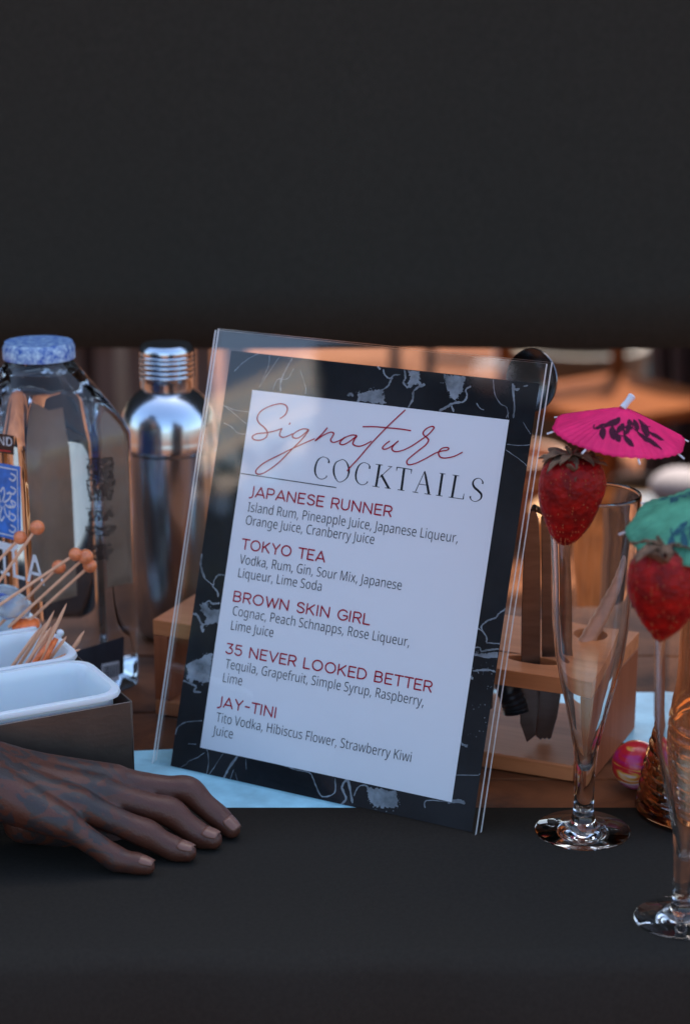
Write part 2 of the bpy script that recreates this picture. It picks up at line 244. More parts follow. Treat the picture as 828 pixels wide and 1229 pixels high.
# outlines of letters (advance, closed loops in thousandths of the size)
GLYPH_B = r''',|215|154,84 136,23 111,-42 85,-103 33,-103 49,-38 63,31 73,93 148,93
C|507|323,517 294,516 266,510 241,502 217,490 196,474 178,456 162,434 149,410 139,383 131,353 127,321 125,286 128,241 135,200 147,164 164,132 186,105 213,83 244,68 281,58 322,55 347,56 371,58 394,62 460,78 460,15 438,8 416,2 393,-2 369,-6 342,-7 312,-8 257,-4 208,8 166,28 130,56 101,90 78,131 62,178 52,230 49,287 51,329 57,369 67,406 81,440 99,471 120,499 145,523 174,543 206,559 242,571 281,578 324,581 353,580 381,577 409,572 435,565 460,557 482,547 453,486 394,508 372,513 348,516
F|416|150,0 78,0 78,573 398,573 398,509 150,509 150,306 383,306 383,243 150,243
G|584|326,302 524,302 524,22 493,12 462,5 431,-1 398,-5 362,-7 323,-8 267,-4 217,8 173,28 136,55 105,89 81,130 63,176 52,229 49,286 53,343 65,395 84,442 111,482 145,517 186,544 233,564 286,577 346,581 377,580 407,577 437,572 465,565 491,557 516,547 489,484 468,493 445,501 421,508 395,513 369,516 342,517 298,514 259,505 225,489 195,468 170,441 150,409 136,373 127,332 124,286 127,243 134,202 146,166 164,133 187,106 216,84 251,68 292,58 340,55 404,59 452,68 452,238 326,238
H|594|516,0 443,0 443,267 150,267 150,0 78,0 78,573 150,573 150,330 443,330 443,573 516,573
I|272|239,0 32,0 32,42 99,57 99,515 32,531 32,573 239,573 239,531 172,515 172,57 239,42
J|219|-3,-152 -37,-150 -63,-142 -63,-81 -35,-87 -5,-89 8,-88 21,-85 33,-81 45,-74 54,-65 63,-53 69,-38 73,-19 74,3 74,573 146,573 146,9 144,-26 138,-56 128,-82 114,-104 96,-122 75,-135 52,-145 25,-150
K|496|496,0 411,0 209,273 150,222 150,0 78,0 78,573 150,573 150,290 199,345 249,399 403,573 488,573 261,323
L|420|78,0 78,573 150,573 150,64 400,64 400,0
M|727|330,0 142,502 139,502 142,461 144,407 144,347 144,0 78,0 78,573 184,573 361,103 364,103 544,573 650,573 650,0 578,0 578,352 579,408 581,460 584,501 581,501 390,0
O|626|577,287 576,244 570,204 561,166 547,132 531,101 510,73 486,49 459,29 428,13 393,1 355,-6 314,-8 271,-6 232,1 196,13 165,29 138,49 114,73 94,101 78,132 65,167 56,204 51,245 49,288 52,344 62,396 78,442 100,482 130,517 166,545 208,565 258,577 314,581 369,577 417,565 459,545 495,517 524,483 547,442 564,396 574,344/125,287 127,241 134,200 145,163 161,131 182,104 207,83 238,67 273,58 314,55 354,58 390,67 420,83 445,104 465,131 481,163 492,200 499,241 501,287 496,354 481,411 456,457 421,491 373,511 314,518 274,515 238,506 207,490 182,469 161,443 145,411 134,374 127,333
P|485|229,573 297,568 352,553 393,528 421,495 439,454 444,404 443,381 439,358 433,336 423,316 411,296 395,278 375,262 351,249 324,238 292,230 256,225 216,223 150,223 150,0 78,0 78,573/223,511 150,511 150,285 208,285 242,286 272,290 298,296 320,306 338,318 352,334 362,352 368,375 370,401 366,435 354,462 334,484 306,499 269,508
R|499|236,573 281,571 320,565 353,555 381,540 404,522 422,500 434,474 442,444 444,410 442,381 437,356 427,334 415,315 401,298 385,285 367,274 349,264 330,257 487,0 403,0 264,237 150,237 150,0 78,0 78,573/232,510 150,510 150,298 236,298 278,301 312,310 338,325 355,347 366,374 370,407 368,430 363,450 355,467 343,480 328,491 310,500 287,505 261,509
S|440|403,153 400,121 392,92 378,66 359,44 335,26 307,11 274,1 238,-6 198,-8 137,-5 83,4 41,19 41,88 62,80 86,72 113,65 142,59 171,56 201,55 228,56 252,60 273,66 290,74 305,85 316,98 324,113 329,129 330,147 329,164 325,180 318,194 308,207 295,218 277,230 255,241 228,252 196,265 131,294 114,305 98,317 85,330 74,344 65,359 57,375 52,393 49,413 48,435 51,464 58,490 71,513 89,533 110,550 136,563 165,573 197,579 231,581 262,580 290,577 318,572 343,565 367,558 389,549 366,487 302,508 278,513 254,516 229,517 207,516 187,513 169,507 155,499 142,489 133,478 126,464 122,450 121,434 122,416 126,400 133,386 143,373 156,362 172,351 193,341 217,330 246,318 278,306 307,293 332,279 353,264 371,247 385,228 395,206 401,181
T|446|259,0 187,0 187,509 8,509 8,573 437,573 437,509 259,509
V|481|481,573 277,0 204,0 0,573 75,573 204,205 220,160 231,119 241,80 250,119 262,161 277,207 405,573
a|450|231,437 279,433 318,422 347,403 368,375 381,338 385,293 385,0 334,0 320,61 317,61 304,46 292,33 279,22 265,13 250,5 234,-1 216,-5 195,-7 172,-8 148,-7 124,-2 103,6 84,16 68,30 55,48 45,68 39,92 37,119 43,159 59,192 87,219 127,238 179,251 243,257 316,259 316,285 313,317 306,342 293,359 275,371 253,378 227,380 205,379 183,376 163,370 106,347 84,400 104,410 126,419 151,426 177,432 204,436/252,208 204,203 167,195 141,182 124,165 113,144 110,119 112,97 120,79 132,66 148,56 167,51 188,49 223,52 253,62 279,79 299,103 311,134 315,172 315,210
b|493|139,461 138,410 135,373 139,373 153,390 169,405 189,419 213,429 240,435 272,437 322,431 365,412 401,381 428,338 444,283 449,215 447,168 439,127 427,91 410,61 390,36 365,17 337,3 306,-5 272,-8 240,-6 213,0 189,10 169,24 153,38 139,55 133,55 119,0 68,0 68,609 139,609/260,379 231,377 207,371 188,361 172,348 159,330 150,308 144,282 140,252 139,217 139,214 142,165 150,125 165,93 187,69 219,55 261,51 297,55 325,69 348,93 363,126 373,166 376,216 373,265 363,306 348,338 325,360 296,374
c|385|241,-8 204,-5 170,2 139,15 112,34 88,58 69,87 55,123 47,165 44,213 47,262 56,305 71,342 90,372 114,396 142,415 174,428 208,435 245,438 267,437 288,435 309,431 328,426 344,421 358,415 337,356 292,370 244,376 217,374 193,368 172,358 155,343 141,325 131,303 123,277 119,247 117,213 119,181 123,152 131,126 141,104 155,86 172,71 191,61 214,55 240,53 262,54 283,56 302,60 351,78 351,15 336,8 320,3 304,-2 285,-5 264,-7
d|493|221,-8 171,-2 128,17 92,48 65,91 49,146 44,214 49,282 66,338 93,381 128,413 171,432 221,438 243,437 262,434 280,429 296,423 310,416 323,407 335,397 345,386 354,374 359,374 356,405 354,438 354,609 425,609 425,0 368,0 358,58 354,58 345,46 335,35 323,24 310,15 296,7 279,1 262,-4 242,-7/232,51 273,55 305,67 328,88 343,117 352,154 355,200 355,213 352,263 343,304 329,336 306,360 274,375 231,379 196,374 168,359 146,334 130,300 120,260 117,213 120,165 130,125 146,93 168,69 197,55
e|452|234,438 269,435 301,427 329,414 354,396 374,373 390,346 402,315 409,281 411,244 411,201 117,201 122,157 134,119 154,90 181,69 215,56 254,52 280,53 305,56 327,60 392,82 392,20 370,11 349,4 327,-1 304,-5 279,-7 251,-8 212,-5 176,3 143,17 114,36 90,61 70,91 56,126 47,167 44,212 47,257 55,297 68,333 86,364 108,390 134,411 164,426 198,435/233,380 202,377 175,366 154,348 137,323 125,293 119,257 338,257 336,281 333,302 326,322 318,338 306,353 292,364 276,373 256,378
f|276|266,375 158,375 158,0 87,0 87,375 12,375 12,408 87,432 87,457 89,492 95,522 104,547 116,568 132,585 152,597 174,606 199,612 227,613 274,609 310,599 292,544 262,552 228,556 206,553 189,545 175,532 166,513 160,489 158,458 158,430 266,430
g|493|221,438 248,436 273,431 297,422 319,409 338,393 355,373 359,373 369,430 425,430 425,-7 423,-46 416,-80 404,-109 388,-135 367,-155 341,-172 310,-183 274,-190 233,-192 202,-192 174,-189 147,-186 122,-180 99,-174 78,-165 78,-100 99,-110 123,-118 149,-125 177,-130 206,-133 237,-134 271,-130 300,-119 324,-101 341,-77 352,-48 355,-13 355,4 356,32 358,57 354,57 338,37 320,21 299,8 275,-1 250,-6 221,-8 170,-2 126,18 91,51 65,95 49,149 44,214 49,278 65,332 91,377 126,411 169,431/230,379 207,376 187,370 169,359 153,344 140,326 130,303 123,277 119,247 117,213 120,165 130,124 146,92 169,68 197,54 232,50 253,51 271,53 288,58 303,65 315,74 326,85 336,98 343,113 349,131 353,151 355,173 356,197 356,214 355,251 350,282 343,309 332,331 319,348 302,362 281,371 257,377
h|496|139,431 138,399 135,370 140,370 149,385 161,397 174,407 188,416 204,424 221,429 238,434 255,436 273,437 306,435 335,430 360,421 382,408 399,391 413,370 423,344 429,314 431,280 431,0 361,0 361,275 358,307 351,333 338,353 319,367 295,376 265,379 235,377 210,370 189,360 173,347 160,329 150,308 144,283 140,254 139,222 139,0 68,0 68,609 139,609
i|207|139,430 139,0 68,0 68,430/104,591 115,590 124,586 133,580 140,572 144,560 145,546 144,532 140,521 133,512 124,506 115,502 104,501 93,502 83,506 75,512 68,521 64,532 63,546 64,560 68,572 75,580 83,586 93,590
k|428|138,291 137,257 135,221 138,221 152,240 172,264 189,285 326,430 409,430 235,246 421,0 336,0 187,200 138,158 138,0 68,0 68,609 138,609
l|207|139,0 68,0 68,609 139,609
m|750|540,438 584,434 621,421 649,401 669,371 681,330 685,280 685,0 615,0 615,277 613,308 606,333 594,353 577,367 555,376 528,379 490,374 460,362 438,342 423,315 414,280 411,237 411,0 342,0 342,277 341,298 337,317 332,333 325,347 315,359 303,367 289,374 272,377 253,379 227,377 204,370 185,360 170,347 158,329 150,308 144,283 140,255 139,223 139,0 68,0 68,430 125,430 136,371 140,371 149,385 160,398 173,409 186,418 201,425 217,431 233,435 249,437 266,438 298,436 325,430 349,420 369,406 386,388 398,366 402,366 418,388 438,406 461,420 486,430 512,436
n|496|275,438 322,434 361,421 391,401 413,371 426,330 431,280 431,0 361,0 361,275 358,307 351,333 338,353 319,367 295,376 265,379 222,374 189,361 166,338 151,308 142,269 139,223 139,0 68,0 68,430 125,430 136,371 140,371 150,385 162,398 175,409 190,418 206,425 222,431 239,435 257,437
o|485|442,216 440,181 436,150 428,121 417,95 404,71 388,51 369,33 348,18 324,7 299,-1 271,-6 241,-8 214,-6 188,-1 163,7 140,18 119,33 100,51 84,71 70,95 59,121 51,150 46,181 44,216 47,261 55,301 68,336 87,367 110,392 137,412 169,426 204,435 244,438 281,435 316,426 347,412 374,392 398,367 417,336 431,301 439,261/117,216 119,184 123,154 130,128 141,105 155,86 172,71 192,59 216,53 243,51 270,53 294,59 314,71 331,86 345,105 356,128 363,154 367,184 369,216 367,248 363,277 355,303 345,325 331,344 314,359 294,370 270,376 242,379 202,374 171,359 147,335 130,303 120,263
p|493|273,438 322,432 365,413 401,383 428,339 444,284 449,216 447,170 439,129 427,93 410,62 390,37 365,17 337,3 306,-5 272,-8 251,-7 231,-4 213,1 197,7 182,15 170,24 139,55 134,55 137,20 139,-16 139,-192 68,-192 68,430 126,430 136,371 139,371 148,383 158,394 170,405 182,414 197,422 213,429 231,434 251,437/260,379 233,377 210,371 190,362 174,349 161,333 152,313 145,289 141,261 139,229 139,216 140,182 144,152 150,126 159,103 172,85 188,70 208,59 233,53 261,51 286,53 308,60 326,72 341,88 354,108 364,131 371,157 375,186 376,217 373,262 363,302 348,334 325,359 296,374
q|493|354,-9 355,25 358,58 354,58 340,40 323,25 303,11 279,1 251,-6 219,-8 170,-2 128,17 93,48 66,91 49,146 44,214 47,261 54,302 67,338 83,368 104,393 129,413 157,427 188,435 221,438 253,436 280,429 304,419 324,405 341,389 355,371 358,371 369,430 425,430 425,-192 354,-192/233,51 260,52 284,58 304,67 320,79 333,96 342,116 349,140 353,168 355,199 355,213 352,263 343,305 328,337 305,361 273,375 231,379 196,374 167,359 145,334 130,300 120,260 117,213 120,165 130,126 146,93 168,70 197,55
r|331|269,438 295,437 319,433 310,368 287,372 264,374 248,373 232,369 217,363 202,355 189,346 176,334 166,321 156,305 149,289 143,270 140,251 139,229 139,0 68,0 68,430 126,430 134,351 137,351 147,367 158,381 170,395 183,407 198,418 214,426 231,433 249,437
s|384|348,119 346,92 339,69 327,49 311,32 292,18 268,6 241,-2 210,-6 176,-8 148,-7 122,-5 99,-1 78,5 59,11 42,19 42,83 104,60 128,54 153,50 178,49 211,51 236,57 256,66 269,79 277,94 280,112 279,123 276,132 271,141 264,150 253,158 239,167 174,196 103,228 84,239 69,252 57,266 48,283 43,302 41,324 46,358 61,386 85,408 118,425 157,435 202,438 228,437 252,434 275,430 298,424 319,417 339,409 315,353 258,372 238,377 218,379 197,380 171,379 149,374 131,366 118,356 111,343 108,328 109,317 113,307 119,298 127,290 139,282 154,274 219,246 289,215 306,203 321,191 333,176 341,159 346,140
t|289|212,50 245,53 272,59 272,5 240,-4 200,-8 178,-7 157,-3 138,4 120,13 104,27 91,44 82,66 76,93 74,125 74,375 13,375 13,409 75,437 103,528 144,528 144,430 269,430 269,375 144,375 144,127 146,103 153,83 163,69 177,58 193,52
u|496|427,430 427,0 370,0 359,57 356,57 346,43 334,31 321,20 306,11 290,4 273,-1 256,-5 238,-7 220,-8 187,-6 159,-1 134,8 112,21 95,38 81,59 71,85 65,114 63,148 63,430 135,430 135,153 137,122 145,96 158,76 176,62 200,53 230,51 260,53 285,59 306,69 323,82 336,100 345,121 352,146 356,175 357,206 357,430
w|630|346,243 336,276 328,308 321,335 316,357 313,357 308,335 302,307 294,275 284,242 207,1 127,1 9,431 82,431 141,201 153,154 163,109 169,73 172,73 178,97 185,128 193,160 201,188 277,431 354,431 428,188 440,149 451,109 457,74 460,74 466,108 477,153 489,201 549,431 621,431 502,1 419,1
x|424|170,220 22,430 102,430 213,268 322,430 402,430 253,220 410,0 330,0 213,172 94,0 14,0
y|409|1,430 76,430 169,185 184,144 196,105 205,68 209,68 224,121 245,186 333,430 409,430 224,-59 213,-85 201,-108 188,-130 173,-148 157,-164 138,-176 117,-185 94,-191 67,-192 34,-190 9,-186 9,-130 30,-133 56,-135 72,-134 86,-131 99,-126 110,-118 121,-110 130,-99 138,-87 145,-73 152,-59 174,-2
 |209|'''
GLYPH_H = r''',|188|38,-119 68,71 137,71 84,-119
-|453|337,244 337,188 114,188 114,244
.|188|95,-4 83,-3 73,1 63,9 55,18 51,29 50,41 51,53 55,64 63,73 73,81 83,85 95,87 107,85 118,81 128,73 135,64 140,53 141,41 140,29 135,18 128,9 118,1 107,-3
0|453|227,-7 191,-3 158,7 130,24 105,48 85,77 69,113 57,155 50,202 48,254 50,306 57,353 69,395 85,431 106,461 130,484 159,502 191,512 227,516 262,512 295,502 323,484 348,461 368,431 384,395 396,353 403,306 405,254 403,202 396,155 384,113 368,77 348,48 323,24 295,7 263,-3/227,50 250,52 271,60 290,74 306,92 320,116 330,144 338,176 342,213 344,254 342,295 338,332 330,365 320,393 306,416 290,435 271,449 250,457 227,460 203,457 182,449 163,435 147,416 134,393 123,365 115,332 111,295 109,254 111,213 115,176 123,144 134,116 147,92 163,74 182,60 203,52
1|453|76,0 76,55 391,55 391,0/276,509 276,0 212,0 212,448 209,448 86,358 86,427 198,509
3|453|218,-7 188,-5 159,1 133,10 108,22 88,38 70,57 57,79 48,104 44,132 109,132 112,115 118,100 126,87 137,76 150,66 165,59 182,54 200,51 219,50 239,51 258,55 275,61 291,69 304,80 315,93 323,108 328,125 329,145 328,163 323,180 316,196 306,211 292,223 275,234 254,241 229,246 201,248 157,248 157,299 288,448 288,452 70,452 70,509 372,509 372,461 211,278 211,289 247,290 279,286 308,276 333,262 354,244 371,222 383,198 391,173 393,145 390,116 383,90 370,66 354,45 333,27 309,12 281,2 251,-5
5|453|221,-7 192,-5 165,1 140,11 118,25 99,41 83,60 71,82 63,105 60,130 122,130 125,115 130,102 138,89 148,78 160,68 173,60 188,54 204,51 221,50 241,51 259,56 276,64 291,75 304,89 314,104 322,122 326,141 328,162 326,183 321,203 314,221 303,237 290,251 275,262 257,270 238,275 218,277 201,276 184,273 167,268 152,262 139,255 128,246 67,253 96,509 366,509 366,452 151,452 134,301 136,301 148,311 162,318 178,325 194,330 212,333 229,334 252,332 274,328 294,321 313,311 330,299 345,285 358,269 370,251 379,231 386,210 390,187 391,163 388,132 381,102 369,76 352,52 332,32 309,15 282,3 253,-4
7|453|97,0 323,448 323,452 62,452 62,509 391,509 391,449 165,0
A|480|16,0 201,509 276,509 463,0 395,0 287,302 264,372 232,478 245,478 213,371 191,302 85,0/110,142 110,199 370,199 370,142
B|456|60,0 60,509 241,509 274,507 304,501 329,491 350,477 367,461 381,442 390,421 396,398 398,374 397,353 393,336 387,320 378,307 368,295 356,286 343,278 329,272 315,267 315,262 331,260 347,254 363,245 378,234 391,220 402,203 411,184 416,161 418,136 416,111 410,88 400,67 386,48 368,31 344,18 317,8 284,2 247,0/125,57 245,57 281,60 309,67 330,80 344,96 353,115 355,137 354,153 350,169 342,184 333,197 320,209 306,218 289,225 269,229 248,231 125,231/125,285 238,285 256,287 273,290 288,296 302,304 314,314 323,326 330,340 335,355 336,372 333,393 326,412 313,429 294,442 270,449 240,452 125,452
C|510|267,-7 225,-3 186,7 150,25 119,49 92,79 70,115 53,157 44,203 40,254 44,305 53,352 70,393 92,429 119,459 150,484 186,501 225,512 267,516 293,514 317,511 340,504 362,496 383,485 402,471 419,456 435,438 448,418 459,397 467,373 473,348 408,348 404,365 397,380 389,395 380,407 369,418 357,428 344,437 330,444 315,449 300,453 284,455 267,456 237,453 209,445 184,432 161,414 141,391 125,364 113,332 106,295 103,254 106,213 113,177 125,145 141,117 161,94 184,76 210,63 237,56 267,53 284,54 300,56 315,60 330,65 344,72 357,81 369,90 380,102 389,114 397,128 404,144 408,160 473,160 467,135 459,112 448,91 435,71 420,53 402,38 383,24 363,13 341,5 317,-2 293,-6
D|502|219,0 96,0 96,57 215,57 254,60 288,68 318,81 343,99 363,122 379,149 390,181 397,216 399,255 397,294 390,329 379,361 364,388 344,410 320,428 291,441 258,449 221,452 93,452 93,509 225,509 273,505 315,495 353,478 385,455 412,426 433,391 449,351 458,306 462,255 458,205 449,159 433,119 411,83 384,54 351,31 312,14 268,3/125,509 125,0 60,0 60,509
E|419|60,0 60,509 372,509 372,452 125,452 125,286 355,286 355,229 125,229 125,57 375,57 375,0
F|410|60,0 60,509 369,509 369,452 125,452 125,278 346,278 346,221 125,221 125,0
G|520|269,-7 225,-3 185,7 149,25 118,49 91,79 69,116 53,157 43,203 40,254 43,305 53,352 69,393 91,429 117,459 149,484 184,501 223,512 265,516 291,514 316,510 340,504 363,494 384,483 403,469 421,453 436,436 449,416 460,395 468,373 474,349 408,349 402,365 395,379 387,393 378,406 368,417 356,427 344,436 330,443 315,448 300,453 283,455 265,456 236,453 209,445 183,432 160,414 141,392 125,364 113,332 106,295 103,254 106,213 113,177 125,145 141,117 161,95 184,76 210,63 238,56 269,53 296,55 322,61 345,71 365,85 382,102 396,123 407,147 413,173 415,202 434,199 283,199 283,256 478,256 478,200 475,160 466,124 451,91 431,62 406,38 377,19 344,5 308,-4
H|517|60,0 60,509 125,509 125,289 392,289 392,509 457,509 457,0 392,0 392,232 125,232 125,0
I|300|31,0 31,57 118,57 118,452 31,452 31,509 269,509 269,452 183,452 183,57 269,57 269,0
J|396|185,-7 143,-2 106,11 75,33 52,63 38,100 33,145 33,173 98,173 98,145 100,117 108,93 122,74 139,61 160,53 185,50 209,53 230,61 248,74 261,93 269,117 272,145 272,509 336,509 336,145 332,100 318,63 294,33 263,11 227,-2
K|467|104,145 104,216 139,261 174,303 212,344 364,509 448,509 231,276 228,276/60,0 60,509 125,509 125,334 124,225 125,193 125,0/372,0 188,259 228,309 449,0
L|393|60,0 60,509 125,509 125,57 361,57 361,0
M|628|60,0 60,509 152,509 277,187 287,159 299,123 311,84 322,49 307,49 318,83 330,121 342,158 352,187 476,509 568,509 568,0 504,0 504,291 504,327 505,369 506,413 507,457 513,457 498,409 482,363 467,322 456,291 342,0 286,0 170,291 159,321 145,361 129,408 112,457 119,457 120,416 121,372 122,328 122,291 122,0
N|523|60,0 60,509 136,509 343,183 363,151 388,107 414,55 405,54 401,108 399,157 399,195 399,509 463,509 463,0 387,0 202,290 177,331 148,381 108,452 119,454 122,384 124,328 125,291 125,0
O|533|267,-7 225,-3 186,7 150,25 119,49 92,79 70,115 53,157 44,203 40,254 44,305 53,352 70,393 92,429 119,459 150,484 186,501 225,512 267,516 309,512 348,501 384,484 415,459 442,429 464,393 480,352 490,305 493,254 490,203 480,157 464,115 442,79 415,49 384,25 348,7 309,-3/267,53 296,55 324,63 349,76 372,94 392,116 408,144 420,176 428,213 430,254 428,295 420,332 408,365 392,392 372,415 349,433 324,446 296,453 267,456 237,453 210,445 184,433 161,415 142,392 125,364 113,332 106,295 103,254 106,213 113,176 125,144 142,117 161,94 184,76 210,63 237,55
P|445|60,0 60,509 235,509 272,506 305,499 332,487 356,471 375,452 390,430 400,404 407,377 409,348 407,318 400,291 390,265 375,243 356,223 332,207 305,195 272,188 235,186 109,186 109,242 233,242 257,244 279,248 297,256 312,266 324,279 333,294 339,310 343,328 344,348 343,367 339,385 333,402 324,416 312,428 297,439 279,446 257,451 232,452 125,452 125,0
Q|533|245,159 313,159 369,85 384,65 468,-48 401,-48 346,27 331,46/267,-7 225,-3 186,7 150,25 119,49 92,79 70,115 53,157 44,203 40,254 44,305 53,352 70,393 92,429 119,459 150,484 186,501 225,512 267,516 309,512 348,501 384,484 415,459 442,429 464,393 480,352 490,305 493,254 490,203 480,157 464,115 442,79 415,49 384,25 348,7 309,-3/267,53 296,55 324,63 349,76 372,94 392,116 408,144 420,176 428,213 430,254 428,295 420,332 408,365 392,392 372,415 349,433 324,446 296,453 267,456 237,453 210,445 184,433 161,415 142,392 125,364 113,332 106,295 103,254 106,213 113,176 125,144 142,117 161,94 184,76 210,63 237,55
R|449|60,0 60,509 236,509 273,506 305,500 333,489 356,473 376,455 390,433 401,408 407,381 409,352 407,323 401,296 390,271 376,250 356,232 333,217 305,206 273,200 236,198 96,198 96,255 234,255 258,256 280,260 298,267 313,276 325,287 334,300 340,316 344,333 345,352 344,371 340,389 334,405 325,419 313,430 298,440 279,446 258,451 233,452 125,452 125,0/353,0 230,229 303,229 428,0
S|447|224,-9 188,-7 156,-1 128,9 102,23 81,40 64,60 51,83 42,109 38,137 104,137 108,118 114,102 123,88 136,76 150,66 166,59 185,53 204,50 224,49 246,50 267,54 286,60 303,69 317,79 329,92 338,106 344,122 346,139 344,154 340,168 332,179 322,189 310,197 296,205 245,222 184,239 145,253 112,269 86,289 67,313 56,341 52,372 54,400 62,425 75,448 92,468 113,484 138,498 165,508 195,514 227,516 259,514 289,508 316,498 340,484 360,468 377,449 390,427 398,403 401,378 337,378 332,402 320,421 302,437 280,449 254,456 225,459 204,457 185,454 167,448 152,440 139,430 129,418 121,405 117,391 115,376 117,359 122,345 131,334 142,324 155,315 169,308 212,293 264,279 312,264 328,256 344,248 359,238 372,226 384,213 395,198 402,180 407,161 408,139 406,112 399,87 386,64 370,43 349,25 323,11 294,0 261,-7
T|449|32,452 32,509 417,509 417,452 257,452 257,0 193,0 193,452
U|517|259,-8 220,-6 186,2 154,15 126,33 103,55 85,80 71,108 63,140 60,173 60,509 124,509 124,178 126,155 132,133 141,113 153,95 169,80 187,68 208,59 232,53 259,52 285,53 309,59 331,68 349,80 364,95 377,113 385,133 391,155 393,178 393,509 457,509 457,173 454,140 446,108 433,80 414,55 391,33 363,15 332,2 297,-6
V|480|204,0 16,509 84,509 192,206 215,137 248,31 235,31 267,138 290,206 395,509 463,509 278,0
W|686|155,0 16,509 82,509 163,196 175,145 187,94 197,40 189,40 200,94 211,145 224,196 306,509 380,509 462,196 474,145 486,94 497,40 488,40 499,94 510,145 523,196 603,509 670,509 530,0 455,0 368,323 351,391 336,475 350,475 335,395 318,323 230,0
X|474|18,0 217,284 217,236 29,509 104,509 178,400 204,361 223,329 243,292 232,292 252,329 272,361 298,400 374,509 446,509 259,239 259,287 456,0 382,0 292,129 268,165 250,195 230,231 244,231 225,196 206,166 182,129 91,0
Y|472|203,0 203,208 16,509 91,509 192,344 222,292 250,230 224,230 251,293 280,344 381,509 455,509 268,208 268,0
 |188|'''

def parse_glyphs(s):
    D = {}
    for ln in s.split('\n'):
        if not ln: continue
        c, a, rest = ln[0], *ln[2:].split('|', 1)
        D[c] = (int(a), [[tuple(map(int, q.split(','))) for q in sp.split(' ')] for sp in rest.split('/') if sp])
    return D
GB, GH = parse_glyphs(GLYPH_B), parse_glyphs(GLYPH_H)
def text_shape(txt, G, size, width=None, track=0.0, thin=0.0, sx=1.0):
    """Flat lettering in the xy plane, baseline from the origin, as (verts, faces)."""
    cu = bpy.data.curves.new('lettering', 'CURVE'); cu.dimensions = '2D'; cu.fill_mode = 'BOTH'; cu.offset = -thin
    x = 0.0; xe = 0.0; loops = []
    for ch in txt:
        a, sp = G[ch]
        for lp in sp:
            loops.append([(x + p[0] / 1000 * size, p[1] / 1000 * size) for p in lp])
            xe = max(xe, max(q[0] for q in loops[-1]))
        x += a / 1000 * size + track
    k = (width / xe) if width else sx
    for lp in loops:
        s = cu.splines.new('POLY'); s.points.add(len(lp) - 1); s.use_cyclic_u = True
        for i, q in enumerate(lp): s.points[i].co = (q[0] * k, q[1], 0, 1)
    ob = bpy.data.objects.new('lettering', cu); C.objects.link(ob)
    bpy.context.view_layer.update()
    me = bpy.data.meshes.new_from_object(ob.evaluated_get(bpy.context.evaluated_depsgraph_get()))
    v = [tuple(q.co) for q in me.vertices]; f = [tuple(p.vertices) for p in me.polygons]
    bpy.data.objects.remove(ob); bpy.data.curves.remove(cu); bpy.data.meshes.remove(me)
    return v, f
def strip_vf(pts, width):       # flat ribbon along 2-D points; width a number or a list
    n = len(pts); v = []; f = []
    for i, p in enumerate(pts):
        a = pts[max(i - 1, 0)]; b = pts[min(i + 1, n - 1)]; dx, dy = b[0] - a[0], b[1] - a[1]; l = math.hypot(dx, dy) or 1
        wd = (width[i] if isinstance(width, list) else width) / 2
        v += [(p[0] - dy / l * wd, p[1] + dx / l * wd), (p[0] + dy / l * wd, p[1] - dx / l * wd)]
    for i in range(n - 1): f.append((2 * i, 2 * i + 1, 2 * i + 3, 2 * i + 2))
    return v, f

# ================================================================== THE SETTING
M['ground'] = pmat('sunlit_clay_ground', (0.085, 0.026, 0.009), 0.9, spec=0.05, col2=(0.24, 0.095, 0.045), scale=1.3, bump=0.3, bscale=20)
v = [(-60, -60, -0.95), (60, -60, -0.95), (60, 90, -0.95), (-60, 90, -0.95)]
finish(mesh('ground', v, [(0, 1, 2, 3)], M['ground']), kind='structure')

# ------------------------------------------------------------------ unseen props added behind the camera to the left, shaping the acrylic's reflection
def polar(az, d): return Vector((math.sin(R(az)) * d, -math.cos(R(az)) * d, 0))
M['house_render'] = pmat('cream_house_render', (0.78, 0.66, 0.52), 0.9, var=0.06, scale=2)
M['tent_cloth'] = pmat('dark_tent_cloth', (0.02, 0.02, 0.022), 0.95, spec=0.1)
t = thing('added_marquee', (-7.85, -4.4, -0.95), 'added striped cream and pale blue marquee, unseen, brightening the reflection at the top left of the menu stand', 'marquee')  # unseen marquee, added as a bright striped reflection for the acrylic
M['stripe_blue'] = pmat('pale_blue_canvas', (0.16, 0.36, 0.50), 0.9, spec=0.1); M['stripe_cream'] = pmat('cream_canvas', (0.84, 0.70, 0.56), 0.9, spec=0.1)
for k in range(12):
    x1 = -.40 * k; x0 = x1 - .398; m_ = M['stripe_cream'] if k % 3 else M['stripe_blue']
    v = [(x0, 0, 3.7), (x1, 0, 3.7), (x1, -2.6, 6.3), (x0, -2.6, 6.3), (x0, 0, 3.66), (x1, 0, 3.66), (x1, -2.6, 6.26), (x0, -2.6, 6.26)]
    mesh('roof_strip', v, [(0, 1, 2, 3), (4, 5, 6, 7), (0, 1, 5, 4), (1, 2, 6, 5), (2, 3, 7, 6), (3, 0, 4, 7)], m_, t, smooth=False)
for xx in (-.08, -4.7):
    for yy in (-.1, -2.5): box('pole', xx - .04, xx + .04, yy - .04, yy + .04, 0, 3.7 - yy - .1, M['house_render'], t)
box('back_wall', -4.78, 0, -2.62, -2.58, 0, 6.2, M['house_render'], t)
p = polar(-54.4, 3.9); v, f = sphere_vf((0, 0, 0), .055, 20, 12)
finish(mesh('added_lantern', v, f, M['paper'], None, (p.x, p.y, .53 + 3.9 * math.tan(R(17.6)))), 'added white ball, unseen, making the bright spot mirrored at the right edge of the menu border', 'lantern')  # unseen ball, added as a bright spot in the reflection
random.seed(4); V, F = [], []
p0, p1 = polar(-74, 4.6), polar(-58, 4.6)
